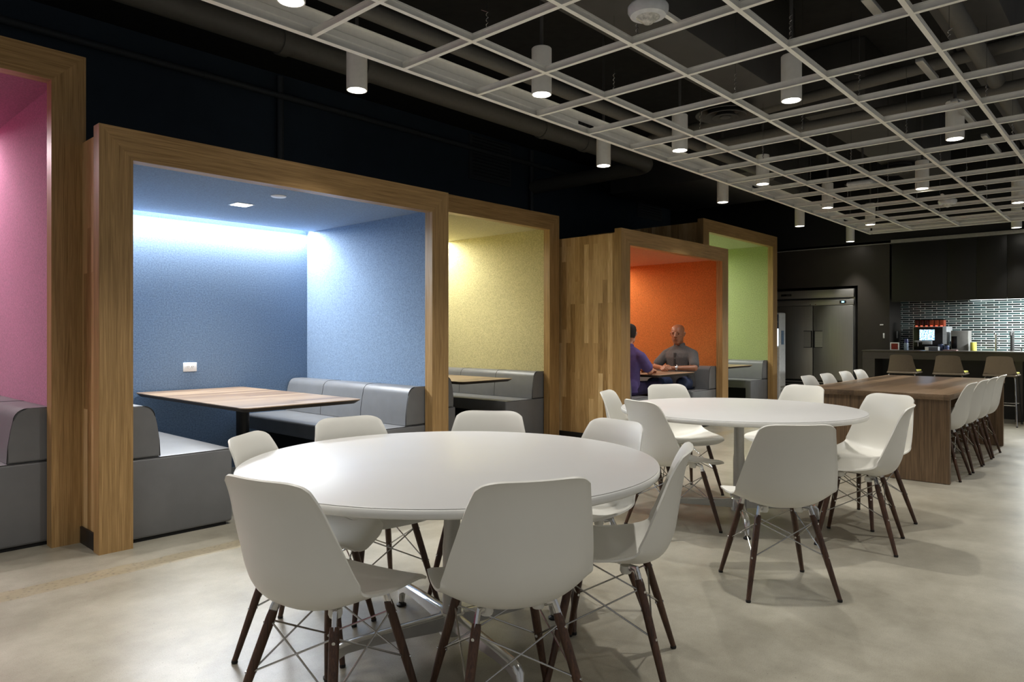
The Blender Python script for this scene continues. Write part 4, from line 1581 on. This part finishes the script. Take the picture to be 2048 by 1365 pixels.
def person(loc, rz, label, skin, shirt, trousers, P):
    t = thing('person', loc, label, 'person', None, rz)
    hd, yaw, tilt = P['head'], P.get('yaw', 0), P.get('tilt', 0)
    bm = B()
    # one continuous body: trunk, neck, head, arms, hands, legs, feet
    loft(bm, [(0, 0, .02, .13, .10), (0, .0, .10, .165, .115), (0, .015, .22, .150, .110), (0, .03, .34, .160, .110), (0, .04, .46, .175, .105), (0, .045, .52, .165, .085), (0, .05, .565, .110, .065), (0, .055, .60, .066, .058), (0, .06, .63, .056, .055)], 24)
    capsule(bm, (0, .055, .58), (hd[0], hd[1] - .02, hd[2] - .07), .062, .058)
    HM = head(bm, hd, tilt, yaw, P.get('hs', 1.0))
    for side, k in ((-1, 'L'), (1, 'R')):
        sh, el, wr = P['sh' + k], P['el' + k], P['wr' + k]
        capsule(bm, sh, el, .054, .043)
        capsule(bm, el, wr, .042, .028)
        hand(bm, wr, P['hd' + k], P['pn' + k], P['ts' + k])
        capsule(bm, (side * .095, .02, .085), P['kn' + k], .082, .056)
        capsule(bm, P['kn' + k], P['an' + k], .054, .038)
        a = Vector(P['an' + k])
        capsule(bm, a + Vector((0, -.02, -.045)), a + Vector((side * .02, .15, -.06)), .038, .032)
    body = fuse('body', bm, skin, t, 0.0055, 2)
    # shirt
    bm = B()
    g = P.get('bulk', 0.018)
    loft(bm, [(0, 0, .03, .165 + g, .125 + g), (0, .005, .12, .175 + g, .130 + g), (0, .02, .22, .165 + g, .125 + g), (0, .03, .34, .168 + g, .118 + g), (0, .04, .44, .182 + g, .114 + g), (0, .045, .50, .190 + g * .6, .100 + g * .6), (0, .05, .54, .168, .088), (0, .052, .575, .118, .076), (0, .058, .61, .074, .066)], 28)
    for k in 'LR':
        sh, el = Vector(P['sh' + k]), Vector(P['el' + k])
        capsule(bm, sh, sh + (el - sh) * 0.72, .068, .070)
        capsule(bm, Vector((sh.x * .35, .052, .555)), sh + Vector((0, 0, .004)), .052, .062)
    fuse('shirt', bm, shirt, t, 0.009, 8)
    # collar
    bm = B()
    ring = []
    for k in range(25):
        a = R(-250 + 320 * k / 24) if False else R(-60 + 300 * k / 24)
        ring.append((0.066 * math.cos(a), .056 + 0.062 * math.sin(a + PI), .612 - 0.012 * math.cos(a + PI / 2)))
    tube(bm, ring, 0.013, 8, sy=1.9)
    obj('collar', bm, shirt, t, world=False)
    # trousers
    bm = B()
    loft(bm, [(0, -.01, .004, .165, .12), (0, 0, .08, .180, .135), (0, .0, .13, .178, .132)], 24)
    for side, k in ((-1, 'L'), (1, 'R')):
        kn, an = Vector(P['kn' + k]), Vector(P['an' + k])
        capsule(bm, (side * .095, .02, .085), kn, .096, .070)
        capsule(bm, kn, an + (kn - an) * 0.02, .068, .054)
    fuse('trousers', bm, trousers, t, 0.010, 4)
    for side, k in ((-1, 'L'), (1, 'R')):
        a = Vector(P['an' + k])
        bm = B()
        capsule(bm, a + Vector((0, -.035, -.048)), a + Vector((side * .022, .165, -.058)), .045, .040)
        box(bm, a.x - .05, a.x + .05, a.y - .08, a.y + .20, a.z - .112, a.z - .085, 0.01)
        fuse('shoe', bm, M_black, t, 0.008, 3)
    bm = B()
    tube(bm, [(-.024, .0955, -.0625), (-.010, .1005, -.0615), (.010, .1005, -.0615), (.024, .0955, -.0625)], .0024, 6)
    bm.transform(HM)
    obj('mouth', bm, plain('lip_line', (74, 40, 34), 0.6), t, world=False)
    # eyes
    for sx in (-1, 1):
        bm = B()
        bmesh.ops.create_uvsphere(bm, u_segments=12, v_segments=8, radius=0.0088)
        bmesh.ops.translate(bm, vec=(sx * .031, .0815, .010), verts=bm.verts)
        bm.transform(HM)
        obj('eye', bm, plain('eye_dark', (40, 32, 28), 0.25, var=0.2), t, world=False)
        bm = B()
        tube(bm, [(sx * .016, .0955, .0345), (sx * .032, .0925, .0365), (sx * .045, .082, .029)], 0.0028, 8)
        bm.transform(HM)
        obj('eyebrow', bm, plain('brow_dark', (30, 22, 18), 0.8), t, world=False)
    return t, HM


SEAT = 0.50
M_skin1 = plain('brown_skin', (150, 102, 76), 0.42, var=0.05, nscale=14)
M_skin2 = plain('fair_skin', (206, 150, 122), 0.5, var=0.05, nscale=14)
M_polo = plain('heathered_charcoal_knit', (84, 84, 86), 0.9, var=0.22, nscale=120)
M_jeans = plain('dark_blue_denim', (44, 58, 92), 0.85, var=0.4, nscale=12)
M_purple = plain('purple_knit', (92, 78, 134), 0.9, var=0.12, nscale=16)
M_purpled = plain('deep_purple_cloth', (50, 40, 82), 0.9, var=0.4, nscale=14)
pose1 = dict(head=(0, .10, .760), yaw=R(12), tilt=R(-8), hs=1.07, bulk=0.034,
             shL=(-.205, .045, .480), shR=(.205, .045, .480), elL=(-.300, .19, .300), elR=(.285, .22, .300),
             wrL=(-.075, .385, .300), wrR=(.075, .40, .302), hdL=(.55, .75, .05), hdR=(-.55, .75, .05), pnL=(.6, -.2, -.5), pnR=(-.6, -.2, -.5), tsL=-1, tsR=1,
             knL=(-.235, .43, .115), knR=(.20, .44, .10), anL=(-.22, .40, -.385), anR=(.18, .46, -.385))
p1, HM1 = person((8.80, 4.86, SEAT), PI / 2, 'bald man in a dark grey polo shirt and jeans, forearms on the table', M_skin1, M_polo, M_jeans, pose1)
# watch
bm = B()
wv, ev = Vector(pose1['wrL']), Vector(pose1['elL'])
dd = (ev - wv).normalized()
tube(bm, [wv + dd * 0.035, wv + dd * 0.062], 0.0365, 20)
wt = obj('wristwatch', bm, M_chrome, p1, world=False)
bm = B()
tube(bm, [(0, 0, 0), (0, 0, 0.010)], 0.021, 20)
bm.transform(Matrix.Translation(wv + dd * 0.048) @ Vector((-.55, -.35, .75)).to_track_quat('Z', 'Y').to_matrix().to_4x4() @ Matrix.Translation((0, 0, 0.031)))
obj('watch_face', bm, M_outlet, wt, world=False)
# shirt buttons placket
bm = B()
box(bm, -.018, .018, .170, .186, .30, .50, 0.004)
obj('placket', bm, plain('placket_dark', (50, 50, 52), 0.9), p1, world=False)

pose2 = dict(head=(0, .09, .760), yaw=R(22), tilt=R(-6), hs=0.98, bulk=0.014,
             shL=(-.195, .045, .475), shR=(.195, .045, .475), elL=(-.265, .16, .300), elR=(.255, .15, .300),
             wrL=(-.12, .43, .300), wrR=(.12, .43, .300), hdL=(.3, .95, 0), hdR=(-.3, .95, 0), pnL=(.3, 0, -.8), pnR=(-.3, 0, -.8), tsL=-1, tsR=1,
             knL=(-.16, .44, .10), knR=(.18, .45, .10), anL=(-.16, .42, -.385), anR=(.17, .44, -.385))
p2, HM2 = person((7.37, 4.84, SEAT), -PI / 2, 'man in a purple shirt seen from behind, half hidden by the orange booth post', M_skin2, M_purple, M_purpled, pose2)
bm = B()
loft(bm, [(0, -.030, -.055, .064, .070), (0, -.026, -.02, .077, .082), (0, -.022, .02, .082, .092), (0, -.016, .055, .083, .100), (0, -.014, .088, .075, .096), (0, -.014, .112, .056, .072), (0, -.014, .126, .028, .036)], 28)
bm.transform(HM2)
obj('hair', bm, plain('short_dark_hair', (34, 28, 26), 0.75, var=0.3, nscale=150), p2, world=False, angle=60)
